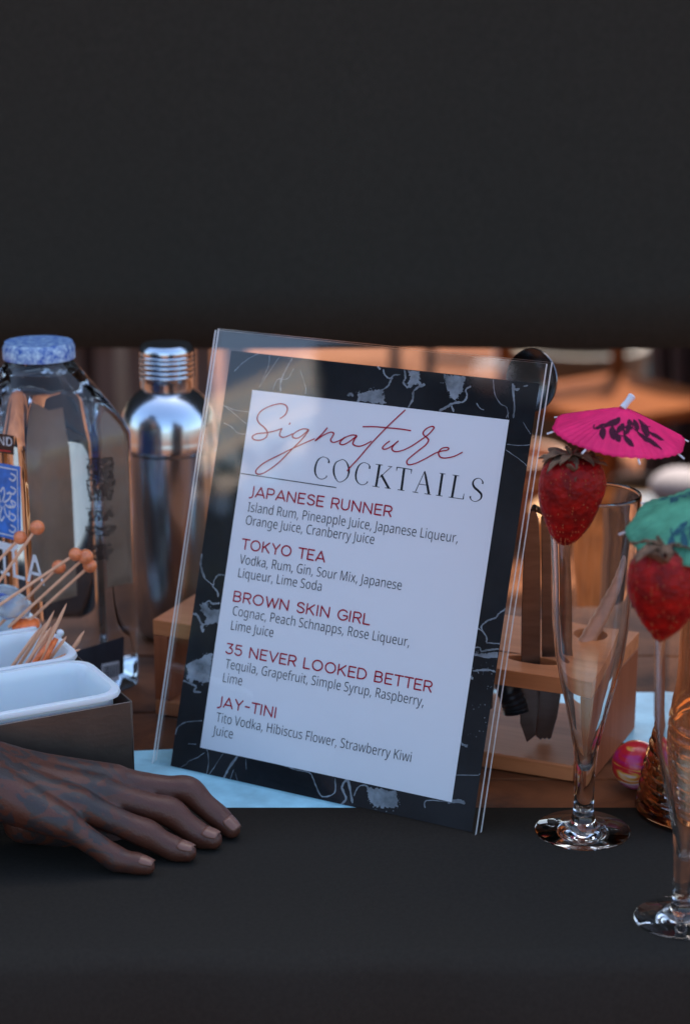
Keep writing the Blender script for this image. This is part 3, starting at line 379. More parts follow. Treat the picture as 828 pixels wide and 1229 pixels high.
for k in range(2600):
    t_ = random.random(); c = p0.lerp(p1, t_) + Vector((random.uniform(-.3, .3), random.uniform(-.3, .3), 0)); c.z = -.95 + random.random() ** .8 * (2.42 + .12 * math.sin(t_ * 17))
    s_ = .07; a = [Vector((random.uniform(-1, 1), random.uniform(-1, 1), random.uniform(-1, 1))).normalized() * s_ for _ in range(2)]; n0 = len(V)
    V += [c - a[0], c - a[1] * .5, c + a[0], c + a[1] * .5]; F.append((n0, n0 + 1, n0 + 2, n0 + 3))
hd = thing('added_hedge', (0, 0, 0), 'added dark hedge, unseen, darkening the reflection in the left border of the menu stand', 'hedge')  # unseen hedge, added to darken the lower part of the reflection
mesh('foliage', V, F, pmat('hedge_leaf', (.03, .045, .02), .8), hd, smooth=False)
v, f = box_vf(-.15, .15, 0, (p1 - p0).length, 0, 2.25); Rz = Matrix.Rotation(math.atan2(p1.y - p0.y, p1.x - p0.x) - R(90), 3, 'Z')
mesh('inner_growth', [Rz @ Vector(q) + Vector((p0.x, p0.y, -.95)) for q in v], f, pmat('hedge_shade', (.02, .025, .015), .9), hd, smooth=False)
p = polar(-53.0, 4.2)
t = thing('added_dark_tent', (p.x, p.y, -0.95), 'added dark tent, unseen, darkening the reflection over the middle of the acrylic menu stand', 'tent', None, R(-53 + 0))  # unseen dark block, added to keep bright sky out of the reflection
box('tent_wall', -.56, .95, -1.6, 0, 0, 2.75, M['tent_cloth'], t, .01)
v = [(-.62, -1.7, 2.752), (1.0, -1.7, 2.752), (1.0, .06, 2.752), (-.62, .06, 2.752), (.15, -.8, 3.5)]
mesh('tent_roof', v, [(0, 1, 4), (1, 2, 4), (2, 3, 4), (3, 0, 4), (0, 3, 2, 1)], M['tent_cloth'], t)

# ------------------------------------------------------------------ bar counter
cbar = thing('bar_counter', (0, 0, -0.95), 'dark stained wooden bar counter carrying the menu, bottles and glasses', 'bar counter')
EDGE_Y, BACK_Y = -0.24, 0.385
for i in range(5):
    y0 = EDGE_Y + (BACK_Y - EDGE_Y) * i / 5; y1 = EDGE_Y + (BACK_Y - EDGE_Y) * (i + 1) / 5
    box('plank', -0.85, 0.85, y0 + 0.0008, y1 - 0.0008, 0.922, 0.95, M['counter'], cbar, 0.0015)
box('front_panel', -0.83, 0.83, EDGE_Y + 0.02, EDGE_Y + 0.04, 0.0, 0.922, M['counter'], cbar, 0.001)
for sx in (-0.8, 0.8): box('leg', sx - 0.03, sx + 0.03, BACK_Y - 0.08, BACK_Y - 0.02, 0.0, 0.922, M['counter'], cbar, 0.002)

# charcoal cloth laid along the front of the counter and hanging down over its edge
RUN_Y = onz(414, 971, 0.001).y
prof = [(RUN_Y, 0.0012), (-0.10, 0.0013), (-0.18, 0.0012), (EDGE_Y + 0.006, 0.0016), (EDGE_Y - 0.001, -0.0005), (EDGE_Y - 0.0045, -0.008), (EDGE_Y - 0.005, -0.05), (EDGE_Y - 0.007, -0.2), (EDGE_Y - 0.006, -0.6)]
V, F = [], []
NX = 120
for j, (y, z) in enumerate(prof):
    for i in range(NX + 1):
        x = -0.8 + 1.6 * i / NX; d = 0.0 if j < 5 else 0.004 * math.sin(x * 38 + 0.8 * math.sin(x * 11)) * min(1, (j - 4) / 3)
        V.append((x, y + d - (0.004 if j >= 5 else 0), z))
for j in range(len(prof) - 1):
    for i in range(NX): F.append((j * (NX + 1) + i, j * (NX + 1) + i + 1, (j + 1) * (NX + 1) + i + 1, (j + 1) * (NX + 1) + i))
o = mesh('table_cloth', V, F, M['charcoal'], angle=60)
md = o.modifiers.new('thick', 'SOLIDIFY'); md.thickness = 0.0008; md.offset = 1
finish(o, 'plain charcoal cloth along the front of the counter, hanging over its edge', 'tablecloth')

# charcoal canvas added behind the bar to block the sun, hem above the shaker cap
HEM = at(414, 418, 0.52).z
V, F = [], []
NX, NZ = 160, 26
for j in range(NZ + 1):
    for i in range(NX + 1):
        x = -1.7 + 3.4 * i / NX; z = HEM + (1.42 * j / NZ)
        V.append((x, 0.52 + 0.006 * math.sin(x * 9 + 1.1) * min(1, j / 6) + 0.003 * math.sin(x * 23), z))
for j in range(NZ):
    for i in range(NX): F.append((j * (NX + 1) + i, j * (NX + 1) + i + 1, (j + 1) * (NX + 1) + i + 1, (j + 1) * (NX + 1) + i))
cv = mesh('added_canvas_screen', V, F, M['canvas'], angle=80)
md = cv.modifiers.new('thick', 'SOLIDIFY'); md.thickness = 0.0015
finish(cv, 'added dark charcoal canvas screen behind the bottle and the shaker, keeping the sun off the bar', 'canvas screen')

# two sheets of pale blue paper lying on the counter
def flat_sheet(name, pts, z, m, label, cat, **k):
    n = len(pts); V = [(p[0], p[1], z + 0.0006) for p in pts] + [(p[0], p[1], z) for p in pts]
    F = [tuple(range(n)), tuple(range(n, 2 * n))] + [(i, (i + 1) % n, n + (i + 1) % n, n + i) for i in range(n)]
    return finish(mesh(name, V, F, m, smooth=False), label, cat, **k)
pts = [onz(120, 905)[:2], onz(250, 899)[:2], onz(380, 945)[:2], onz(560, 1000)[:2], onz(300, 996)[:2], onz(140, 935)[:2]]
flat_sheet('paper_napkin', pts, 0.0006, M['cyan_cloth'], 'pale blue paper napkin under the foot of the menu stand', 'napkin')
pts = [onz(560, 829)[:2], onz(800, 833)[:2], onz(800, 893)[:2], onz(560, 893)[:2]]
flat_sheet('paper_napkin', pts, 0.0006, M['cyan_cloth'], 'pale blue paper napkin beneath the back of the bamboo tool rack', 'napkin')

# ================================================================== MENU STAND
D1c = Vector((4530, 746, -2400)).normalized()
D2c = Vector((-0.1463, 0.9885, 0.0311)); D2c = (D2c - D1c * D2c.dot(D1c)).normalized()
def c2w(c): return (RT * c.x + DN * c.y + FWD * c.z).normalized()
EU = c2w(D1c); EV = -c2w(D2c); EN = EU.cross(EV).normalized()
if EN.y > 0: EN = -EN
def sign_center(z_): return CAM + ray(427, 694) * z_
lo, hi = 1.0, 1.6                                     # depth at which the sheet's lower right corner is 12 mm above the counter
for _ in range(40):
    mid = (lo + hi) / 2; c_ = sign_center(mid); q = onplane(572, 992, c_, EN)
    if q.z > 0.006: lo = mid
    else: hi = mid
SC = sign_center(lo)
def uv(px, py): q = onplane(px, py, SC, EN) - SC; return (q.dot(EU), q.dot(EV))
def sp(u, v, n=0.0): return SC + EU * u + EV * v + EN * n
pTL, pTR, pBL = uv(275, 421), uv(647, 460), uv(207, 923)
U0 = (pTL[0] + pBL[0]) / 2; U1 = pTR[0]; V1 = (pTL[1] + pTR[1]) / 2; V0 = pBL[1]
print('SHEET', U1 - U0, V1 - V0, 'centre', SC, 'depth', lo, [tuple(round(c, 4) for c in uv(*p)) for p in ((275, 421), (647, 460), (207, 923), (304, 468), (610, 504), (240, 897), (543, 963))])
print('EN', EN, 'EU', EU, 'EV', EV)
aL = min(uv(258, 418)[0], uv(190, 915)[0]); aR = (uv(655, 437)[0] + uv(622, 690)[0]) / 2; aT = uv(655, 437)[1]; aB = V0 - 0.004
base = sp((aL + aR) / 2, aB); base.z = 0.0006

stand = thing('menu_stand', base, 'clear acrylic menu stand leaning back with a glossy double front', 'menu stand')
def quad_panel(name, u0, u1, v0, v1, n0, n1, parent, org, m, medge=None):
    c = [sp(u, v, n) - org for u in (u0, u1) for v in (v0, v1) for n in (n0, n1)]
    F = [(0, 1, 3, 2), (4, 6, 7, 5), (0, 4, 5, 1), (2, 3, 7, 6), (0, 2, 6, 4), (1, 5, 7, 3)]
    if medge:
        return mesh(name, c, F, None, parent, smooth=False, mats=[m, medge], fmat=lambda p: 0 if abs(p.normal.dot(EN)) > 0.9 else 1)
    return mesh(name, c, F, m, parent, smooth=False)
quad_panel('front_panel', aL, aR, aB, aT, 0.0012, 0.0034, stand, base, M['acrylic'], M['acrylic_edge'])
quad_panel('back_panel', aL - 0.0006, aR + 0.0014, aB, aT + 0.0016, -0.0034, -0.0012, stand, base, M['acrylic'], M['acrylic_edge'])
# foot: one bent sheet running back under the stand
fb = sp(aL + .03, aB, -0.0034); fe = sp(aR - .05, aB, -0.0034); bk = Vector((EU.y * -1, EU.x, 0)).normalized()
if bk.y < 0: bk = -bk
V = []
for p in (fb, fe):
    for (d, z0, z1) in ((0.0, 0.0014, 0.0036), (0.07, 0.0014, 0.0036)):
        q = p + bk * d; V += [Vector((q.x, q.y, z0)) - base, Vector((q.x, q.y, z1)) - base]
mesh('foot_plate', V, [(0, 1, 3, 2), (4, 6, 7, 5), (0, 4, 5, 1), (2, 3, 7, 6), (0, 2, 6, 4), (1, 5, 7, 3)], None, stand, smooth=False,
     mats=[M['acrylic'], M['acrylic_edge']], fmat=lambda p: 0 if abs(p.normal.z) > 0.9 else 1)

# ------------------------------------------------------------------ the printed menu sheet between the panels
card = thing('menu_card', base, 'printed cocktail menu with white panel and black marble border inside the acrylic stand', 'menu')
def flat(name, vf, n, m, parent=card):
    v, f = vf; return mesh(name, [sp(p[0], p[1], n) - base for p in v], f, m, parent, smooth=False)
quad_panel('sheet', U0, U1, V0, V1, -0.0001, 0.0001, card, base, M['marble'])
w0, w1, w2, w3 = uv(304, 468), uv(610, 504), uv(543, 963), uv(240, 897)
WL = (w0[0] + w3[0]) / 2; WR = (w1[0] + w2[0]) / 2; WT = (w0[1] + w1[1]) / 2; WB = (w2[1] + w3[1]) / 2
flat('white_panel', ([(WL, WB), (WR, WB), (WR, WT), (WL, WT)], [(0, 1, 2, 3)]), 0.0003, M['paper'])

def zoomed(ox, oy, s): return lambda p: (ox + p[0] * s, oy + p[1] * s)
def on_sheet(pts, conv): return [uv(*conv(p)) for p in pts]
PXM = abs(uv(430, 694)[0] - uv(420, 694)[0]) / 10      # metres per photo pixel on the sheet
def clip_border(p):                                     # keeps print inside the sheet and off the white panel
    u, v_ = p; return min(max(u, U0 + 0.0004), U1 - 0.0004), min(max(v_, V0 + 0.0004), V1 - 0.0004)
Z1, Z2, Z3 = zoomed(260, 415, .1932), zoomed(400, 415, .169), zoomed(520, 415, .1812)
Z4, Z5, Z6, Z7 = zoomed(190, 560, .1628), zoomed(190, 740, .191), zoomed(300, 890, .3623), zoomed(530, 700, .2236)
VE = [(Z1, 1.0, [(265, 45), (200, 80), (150, 120), (110, 160)]), (Z1, .8, [(330, 60), (325, 120), (300, 180), (265, 260)]), (Z1, .8, [(390, 70), (330, 160), (265, 260)]),
      (Z1, 2.4, [(470, 80), (435, 140), (400, 220), (398, 285)]), (Z1, 1.2, [(480, 140), (440, 205), (380, 210), (350, 275)]), (Z1, .9, [(520, 150), (545, 230), (555, 270), (550, 300)]),
      (Z1, .9, [(45, 370), (120, 400), (205, 410)]), (Z1, .9, [(45, 370), (110, 420), (190, 490)]), (Z1, 1.2, [(45, 480), (90, 500), (130, 540), (180, 550)]),
      (Z2, 2.2, [(315, 150), (335, 165)]), (Z2, 2.0, [(355, 165), (362, 200), (400, 232), (430, 210), (475, 205)]), (Z2, 2.2, [(420, 225), (400, 262), (385, 290), (330, 325)]),
      (Z2, 2.6, [(505, 170), (512, 230), (497, 262), (530, 300)]), (Z2, 3.4, [(540, 295), (580, 255), (610, 262), (620, 285), (650, 272)]), (Z2, 2.6, [(615, 285), (570, 325), (565, 380), (532, 438)]),
      (Z2, 3.6, [(105, 358), (122, 342), (142, 358)]), (Z2, 2.4, [(755, 465), (800, 440), (828, 425)]),
      (Z3, 1.1, [(397, 220), (405, 310), (440, 380), (485, 410), (495, 480)]), (Z3, 1.0, [(500, 440), (480, 480)]), (Z3, 2.6, [(524, 250), (530, 320), (536, 400), (528, 480)]), (Z3, 2.6, [(530, 260), (545, 290), (570, 285)]),
      (Z3, 1.6, [(595, 268), (625, 264)]), (Z3, .9, [(593, 505), (620, 550), (645, 585)]), (Z3, 1.0, [(485, 652), (560, 660), (650, 655)]), (Z3, .9, [(478, 688), (560, 745), (628, 800)]),
      (Z3, 2.6, [(40, 430), (130, 382), (200, 370), (222, 330), (215, 290), (250, 270)]), (Z3, 2.2, [(120, 395), (135, 440)]), (Z3, 1.4, [(285, 380), (310, 415), (335, 425)]),
      (Z4, 2.6, [(310, 640), (312, 700), (322, 760), (345, 825)]), (Z4, 1.2, [(345, 825), (380, 855), (410, 880)]), (Z4, 2.6, [(400, 880), (435, 920), (445, 960)]), (Z4, 2.0, [(490, 800), (445, 800), (415, 840), (408, 878)]),
      (Z4, 2.6, [(345, 1010), (375, 990), (400, 1010), (455, 1008)]), (Z4, 3.0, [(255, 1085), (290, 1095), (315, 1150), (340, 1170)]), (Z4, 4.4, [(330, 1160), (322, 1190), (338, 1215)]),
      (Z5, 2.6, [(155, 400), (200, 420), (240, 440), (225, 470), (270, 475)]), (Z5, 1.5, [(105, 740), (130, 690), (180, 662), (280, 655)]), (Z5, 1.1, [(105, 965), (175, 930), (190, 910), (250, 885), (290, 855)]),
      (Z5, 1.0, [(308, 830), (318, 920), (295, 1040)]), (Z5, 1.0, [(415, 850), (350, 950), (290, 1040)]), (Z5, 3.0, [(505, 870), (460, 930), (420, 1000), (395, 1060)]), (Z5, 1.6, [(475, 960), (450, 1030), (420, 1070)]),
      (Z5, .8, [(485, 980), (515, 1095)]), (Z5, .7, [(552, 880), (555, 960)]), (Z5, 1.2, [(190, 800), (240, 803)]),
      (Z6, 1.6, [(115, 80), (160, 95), (200, 105), (220, 150), (240, 182), (280, 170), (282, 120)]), (Z6, 3.0, [(295, 214), (318, 190), (305, 150), (325, 130), (340, 205)]), (Z6, 1.8, [(345, 180), (360, 150), (390, 150), (410, 205)]),
      (Z6, 1.4, [(580, 220), (585, 195), (660, 200)]), (Z6, 2.8, [(655, 203), (685, 200), (712, 205)]), (Z6, 2.4, [(700, 8), (720, 18)]),
      (Z7, 2.0, [(350, 135), (310, 160), (290, 185), (262, 195), (240, 205), (212, 238), (240, 290), (238, 318)]), (Z7, 1.6, [(190, 238), (225, 262)]), (Z7, 1.6, [(240, 320), (320, 325)]),
      (Z7, 2.2, [(175, 345), (205, 345), (212, 365), (250, 358), (312, 352)]), (Z7, 2.8, [(170, 380), (240, 395), (310, 390)]), (Z7, 2.6, [(165, 470), (250, 465), (295, 480)]), (Z7, 3.0, [(155, 500), (168, 515)]),
      (Z7, 1.2, [(65, 1030), (250, 1030)]), (Z7, 3.0, [(45, 1172), (80, 1165), (120, 1172)]), (Z7, 2.0, [(100, 830), (110, 865), (140, 870)])]
rng = random.Random(11)
for conv, wd, pts in VE:
    pth = smooth_path(pts, 6)
    q = [uv(conv(p)[0] + rng.uniform(-.25, .25), conv(p)[1] + rng.uniform(-.25, .25)) for p in pth]
    ws = [wd * PXM * rng.uniform(0.45, 1.15) * (0.55 if i in (0, len(q) - 1) else 1) for i in range(len(q))]
    q = [clip_border(p) for p in q]
    flat('marble_vein', strip_vf(q, ws), 0.00018, M['vein'])
BL = [(Z2, [(175, 345), (210, 332), (330, 312), (362, 325), (340, 350), (365, 365), (355, 412), (170, 392)]), (Z2, [(535, 172), (612, 182), (610, 245), (560, 290), (528, 298), (530, 270), (548, 235)]),
      (Z3, [(65, 190), (140, 196), (210, 204), (205, 250), (190, 300), (165, 340), (150, 362), (120, 340), (95, 300), (90, 260)]),
      (Z4, [(310, 1045), (330, 1010), (355, 1000), (375, 1030), (400, 1062), (455, 1050), (440, 1160), (400, 1150), (370, 1172), (345, 1160), (350, 1110), (330, 1080)]),
      (Z5, [(170, 310), (200, 290), (250, 268), (300, 240), (345, 232), (320, 410), (270, 420), (235, 395), (200, 420), (175, 380), (195, 345)]),
      (Z6, [(385, 148), (485, 165), (492, 218), (412, 216), (395, 190)]),
      (Z7, [(168, 395), (205, 380), (305, 365), (305, 400), (290, 412), (255, 412), (240, 430), (245, 460), (290, 475), (180, 468), (160, 470), (172, 440)]),
      (Z7, [(128, 650), (180, 660), (225, 655), (255, 610), (285, 590), (262, 700), (240, 812), (180, 805), (108, 812)]), (Z7, [(260, 590), (290, 560), (300, 520), (292, 590)])]
def blob(pts, amp):
    out = []; n = len(pts)
    for i in range(n):
        a, b = pts[i], pts[(i + 1) % n]; l = math.hypot(b[0] - a[0], b[1] - a[1]); k = max(2, int(l / 0.9))
        for j in range(k):
            t = j / k; x, y = a[0] + (b[0] - a[0]) * t, a[1] + (b[1] - a[1]) * t
            nn = noise.noise_vector(Vector((x * .45, y * .45, 3.1))) * amp + noise.noise_vector(Vector((x * 1.4, y * 1.4, 1.7))) * amp * .5
            out.append((x + nn.x, y + nn.y))
    return out
from mathutils.geometry import tessellate_polygon
parts = []
for conv, pts in BL:
    pp = [conv(p) for p in pts]; ol = blob(pp, 2.6)
    vv = [clip_border(uv(*p)) for p in ol]; tri = tessellate_polygon([[Vector((a, b, 0)) for a, b in vv]])
    flat('marble_blot', (vv, [tuple(t) for t in tri]), 0.00020, M['vein'])
    cx = sum(p[0] for p in pp) / len(pp); cy_ = sum(p[1] for p in pp) / len(pp)
    for k in range(34):                                  # specks thrown off the blot
        a = rng.uniform(0, 6.28); e = rng.choice(ol); d = abs(rng.gauss(0, 3.0)) + .4
        x, y = e[0] + math.cos(a) * d, e[1] + math.sin(a) * d; r = rng.uniform(.15, .75)
        poly = [clip_border(uv(x + r * math.cos(t) * rng.uniform(.6, 1.4), y + r * math.sin(t) * rng.uniform(.6, 1.4))) for t in [q * 6.283 / 6 for q in range(6)]]
        parts.append((poly, [(0, 1, 2, 3, 4, 5)]))
flat('marble_specks', merge(*parts), 0.00024, M['vein'])['kind'] = 'stuff'

# --- lettering
def arc(cx, cy_, rx, ry, a0, a1, n=12): return [(cx + rx * math.cos(R(a0 + (a1 - a0) * k / n)), cy_ + ry * math.sin(R(a0 + (a1 - a0) * k / n))) for k in range(n + 1)]
HD = {  # wide single-stroke capitals of the headings: advance, strokes (cap height 1)
 'J': (.62, [[(.45, 1), (.45, .12)] + arc(.17, .12, .28, .30, 0, -95)]), 'A': (.98, [[(0, 0), (.42, 1), (.84, 0)], [(.15, .26), (.70, .26)]]), 'P': (.78, [[(0, 0), (0, 1), (.36, 1)] + arc(.36, .72, .27, .28, 90, -90) + [(0, .44)]]),
 'N': (.94, [[(0, 0), (0, 1), (.72, 0), (.72, 1)]]), 'E': (.74, [[(.58, 1), (0, 1), (0, 0), (.58, 0)], [(0, .52), (.50, .52)]]), 'S': (.82, [arc(.33, .75, .29, .25, 20, 200, 12) + arc(.34, .26, .31, .26, 60, -160, 14)]),
 'R': (.82, [[(0, 0), (0, 1), (.38, 1)] + arc(.38, .73, .25, .27, 90, -90) + [(0, .46)], [(.34, .46), (.64, 0)]]), 'U': (.88, [[(0, 1), (0, .36)] + arc(.33, .34, .33, .34, 180, 360) + [(.66, 1)]]),
 'T': (.80, [[(-.04, 1), (.70, 1)], [(.33, 1), (.33, 0)]]), 'O': (1.10, [arc(.45, .5, .45, .5, 0, 360, 28)]), 'K': (.86, [[(0, 0), (0, 1)], [(.62, 1), (.04, .42)], [(.20, .58), (.66, 0)]]), 'Y': (.86, [[(0, 1), (.35, .46), (.70, 1)], [(.35, .46), (.35, 0)]]),
 'B': (.84, [[(0, 0), (0, 1), (.36, 1)] + arc(.36, .765, .235, .235, 90, -90, 10) + [(0, .53)], [(.36, .53)] + arc(.36, .265, .28, .265, 90, -90, 10) + [(0, 0)]]), 'W': (1.24, [[(0, 1), (.27, 0), (.55, .92), (.83, 0), (1.10, 1)]]),
 'I': (.24, [[(0, 0), (0, 1)]]), 'G': (.98, [arc(.44, .5, .44, .5, 42, 335, 22)[:-1] + [(.84, .26), (.84, .46), (.50, .46)]]), 'L': (.70, [[(0, 1), (0, 0), (.54, 0)]]), 'V': (.92, [[(0, 1), (.38, 0), (.76, 1)]]),
 'D': (.94, [[(0, 0), (0, 1), (.30, 1)] + arc(.30, .5, .44, .5, 90, -90, 14) + [(0, 0)]]), '3': (.78, [[(.04, 1), (.56, 1), (.28, .60)] + arc(.28, .30, .32, .30, 85, -150, 14)]), '5': (.80, [[(.54, 1), (.06, 1), (.04, .58)] + arc(.28, .32, .32, .32, 110, -150, 14)]),
 '-': (.62, [[(.06, .48), (.44, .48)]]), ' ': (.52, [])}
def disc(c, r, n=8): return ([(c[0] + r * math.cos(6.2832 * k / n), c[1] + r * math.sin(6.2832 * k / n)) for k in range(n)], [tuple(range(n))])
def heading(txt, p0, p1, cap=10.9, wt=.15):
    a, b = uv(*p0), uv(*p1); H = cap * PXM; x = 0; raw = []
    for ch in txt:
        ad, ss = HD[ch]
        raw += [[(x + q[0], q[1]) for q in s_] for s_ in ss]; x += ad + (.085 if ch != ' ' else 0)
    xe = max(q[0] for s_ in raw for q in s_); k = (b[0] - a[0]) / xe; y0 = (a[1] + b[1]) / 2; V = []
    for s_ in raw:
        P = [(a[0] + q[0] * k, y0 + q[1] * H) for q in s_]; V.append(strip_vf(P, wt * H) if len(P) < 3 else merge(*[strip_vf(P[i:i + 2], wt * H) for i in range(len(P) - 1)]))
        for q in P: V.append(disc(q, wt * H / 2))
    # every piece a hair above the last, so that overlaps never share a plane
    vv, ff = merge(*V); n0 = 0; zs_ = []
    for j, (v_, f_) in enumerate(V): zs_ += [0.00045 + (j % 97) * 2e-6] * len(v_)
    return mesh('heading', [sp(p[0], p[1], zz) - base for p, zz in zip(vv, zs_)], ff, M['ink_red'], card, smooth=False)
CAPB = max(q[1] for l in GB['I'][1] for q in l) / 1000
def line_of_text(txt, G, p0, p1, cap, m, thin, name='lettering'):
    a, b = uv(*p0), uv(*p1); wd = b[0] - a[0]; size = cap * PXM / (CAPB if G is GB else 0.509)
    v, f = text_shape(txt, G, size, width=wd, track=(0.09 * size if G is GH else 0.0), thin=thin * size)
    sl = (b[1] - a[1]) / wd * 0.0 ; y0 = (a[1] + b[1]) / 2
    o = flat(name, ([(a[0] + p[0], y0 + p[1]) for p in v], f), 0.0005, m)
    return o
LN = [("JAPANESE RUNNER", 1, (298, 596.5), (469.5, 618.5)), ("Island Rum, Pineapple Juice, Japanese Liqueur,", 0, (297, 613.5), (549, 652)), ("Orange Juice, Cranberry Juice", 0, (294.4, 629.2), (448.8, 653.4)),
      ("TOKYO TEA", 1, (290.5, 659), (389.7, 674)), ("Vodka, Rum, Gin, Sour Mix, Japanese", 0, (287.6, 676.2), (481.6, 708.5)), ("Liqueur, Lime Soda", 0, (285.0, 692.3), (385.7, 709.7)),
      ("BROWN SKIN GIRL", 1, (280.7, 721), (443.4, 750)), ("Cognac, Peach Schnapps, Rose Liqueur,", 0, (278.6, 738.3), (491, 776)), ("Lime Juice", 0, (276.3, 755.7), (328, 764.7)),
      ("35 NEVER LOOKED BETTER", 1, (271.6, 783.8), (517.3, 830.6)), ("Tequila, Grapefruit, Simple Syrup, Raspberry,", 0, (270.4, 801.3), (508, 848.4)), ("Lime", 0, (266.7, 818.5), (290.6, 822.6)),
      ("JAY-TINI", 1, (260.2, 846.8), (330.2, 861)), ("Tito Vodka, Hibiscus Flower, Strawberry Kiwi", 0, (259.5, 865.2), (493, 915.4)), ("Juice", 0, (256, 882), (279.5, 886.3))]
for txt, hd, a, b in LN:
    if hd: heading(txt, a, b)
    else: line_of_text(txt, GB, a, b, 10.5, M['ink_black'], 0.006, 'lettering')
ZA, ZB, ZC, ZD = zoomed(290, 470, .1691), zoomed(420, 470, .1691), zoomed(370, 530, .1449), zoomed(480, 530, .1449)
flat('rule', strip_vf(on_sheet([(289.5, 568.2), (404, 585.3)], lambda p: p), .95 * PXM), 0.0005, M['ink_black'])
def fat(conv, pts, k=6): # points with widths (in zoom units)
    s = (conv((1, 0))[0] - conv((0, 0))[0])
    pth = smooth_path(pts, k); return strip_vf([uv(*conv(p)) for p in pth], [max(p[2], 2.5) * s * PXM for p in pth])
def st(conv, a, b, wd): s = (conv((1, 0))[0] - conv((0, 0))[0]); return strip_vf([uv(*conv(a)), uv(*conv(b))], wd * s * PXM)
def cee(conv, dx, dy):
    return fat(conv, [(x + dx, y + dy, w_) for x, y, w_ in ((170, 178, 15), (173, 160, 11), (158, 138, 5), (120, 128, 5), (82, 155, 11), (60, 215, 16), (62, 268, 12), (86, 302, 6), (118, 311, 5), (145, 300, 6), (156, 284, 10))])
GLY = [cee(ZC, 0, 0), fat(ZC, [(285, 147, 4), (318, 170, 8), (339, 235, 16), (322, 300, 9), (268, 336, 4), (232, 312, 8), (212, 245, 16), (228, 178, 9), (285, 147, 4)]), cee(ZC, 337, 47),
       merge(st(ZC, (592, 192), (562, 374), 19), st(ZC, (560, 188), (618, 195), 5), st(ZC, (533, 369), (590, 378), 5), st(ZC, (688, 210), (592, 298), 5), st(ZC, (663, 204), (697, 210), 5), st(ZC, (606, 275), (668, 388), 18), st(ZC, (636, 382), (684, 390), 5)),
       merge(st(ZD, (36, 224), (13, 402), 19), st(ZD, (-24, 212), (98, 232), 6), fat(ZD, [(-22, 212, 10), (-28, 244, 3)]), fat(ZD, [(97, 231, 10), (93, 268, 3)]), st(ZD, (-18, 398), (38, 407), 5)),
       merge(st(ZD, (206, 246), (128, 417), 6), fat(ZD, [(205, 244, 8), (216, 300, 17), (240, 434, 20)]), st(ZD, (158, 352), (228, 362), 5), st(ZD, (105, 416), (152, 424), 5), st(ZD, (203, 431), (257, 440), 5)),
       merge(st(ZD, (352, 265), (325, 449), 19), st(ZD, (330, 262), (376, 269), 5), st(ZD, (299, 444), (353, 452), 5)),
       merge(st(ZD, (463, 280), (431, 464), 19), st(ZD, (437, 277), (490, 285), 5), st(ZD, (402, 459), (440, 465), 5), st(ZD, (428, 463), (522, 477), 5), fat(ZD, [(523, 478, 10), (531, 430, 3)])),
       fat(ZD, [(683, 350, 15), (686, 335, 10), (672, 313, 5), (648, 304, 5), (618, 316, 9), (604, 345, 14), (616, 378, 17), (648, 408, 17), (674, 438, 16), (668, 474, 10), (630, 496, 5), (598, 488, 5), (584, 470, 9), (583, 452, 14)])]
for g in GLY: flat('title_letter', g, 0.00042, M['ink_black'])
SG = [[ZA, (275, 192), (312, 165), (328, 122), (310, 94), (265, 88), (190, 110), (135, 145), (114, 190), (130, 226), (165, 256), (187, 292), (175, 327), (135, 345), (92, 341), (80, 320), (112, 300), (182, 292), (245, 278), (291, 262)],
      [ZA, (291, 262), (278, 285), (274, 312), (295, 325), (330, 316), (368, 298)], [ZA, (349, 221), (340, 235)],
      [ZA, (480, 271), (440, 265), (392, 285), (365, 310), (370, 327), (402, 330), (442, 305), (480, 271), (432, 338), (350, 420), (262, 508), (172, 572), (125, 587), (104, 574), (117, 545), (170, 502), (262, 455), (352, 410), (440, 370), (522, 334)],
      [ZA, (612, 256), (575, 300), (524, 350), (580, 312), (632, 289), (656, 297), (645, 322), (634, 345), (652, 361), (692, 350), (740, 322)],
      [ZA, (820, 312), (785, 309), (740, 325), (708, 350), (700, 370), (725, 377), (772, 352), (820, 315), (800, 345), (792, 372), (812, 386)], [ZB, (44, 386), (75, 388), (112, 375), (155, 352)],
      [ZB, (395, 130), (330, 190), (260, 257), (150, 372), (62, 475), (0, 541), (-18, 566)], [ZB, (92, 250), (180, 250), (262, 257), (350, 265), (435, 278)],
      [ZB, (285, 350), (245, 382), (233, 404), (258, 408), (305, 383), (346, 350), (312, 382), (300, 410), (327, 427), (382, 415), (442, 385), (502, 345), (552, 310), (590, 270), (597, 253), (580, 248), (545, 263), (521, 290), (527, 311), (550, 330), (559, 348), (537, 380), (482, 424), (422, 473), (405, 498), (416, 519), (460, 512), (530, 480), (602, 440), (642, 425), (690, 416), (702, 404), (685, 397), (650, 406), (630, 435), (641, 464), (677, 472), (740, 460), (800, 430)]]
parts = []
for s in SG:
    conv = s[0]; pth = smooth_path(s[1:], 7); q = [uv(*conv(p)) for p in pth]
    ws = []
    for i in range(len(q)):
        a, b = q[max(i - 1, 0)], q[min(i + 1, len(q) - 1)]; an = math.atan2(b[1] - a[1], b[0] - a[0])
        ws.append(PXM * (1.25 + 0.45 * abs(math.sin(an - 0.5))))
    parts.append(strip_vf(q, ws))
flat('script_title', merge(*parts), 0.0006, M['ink_red'])

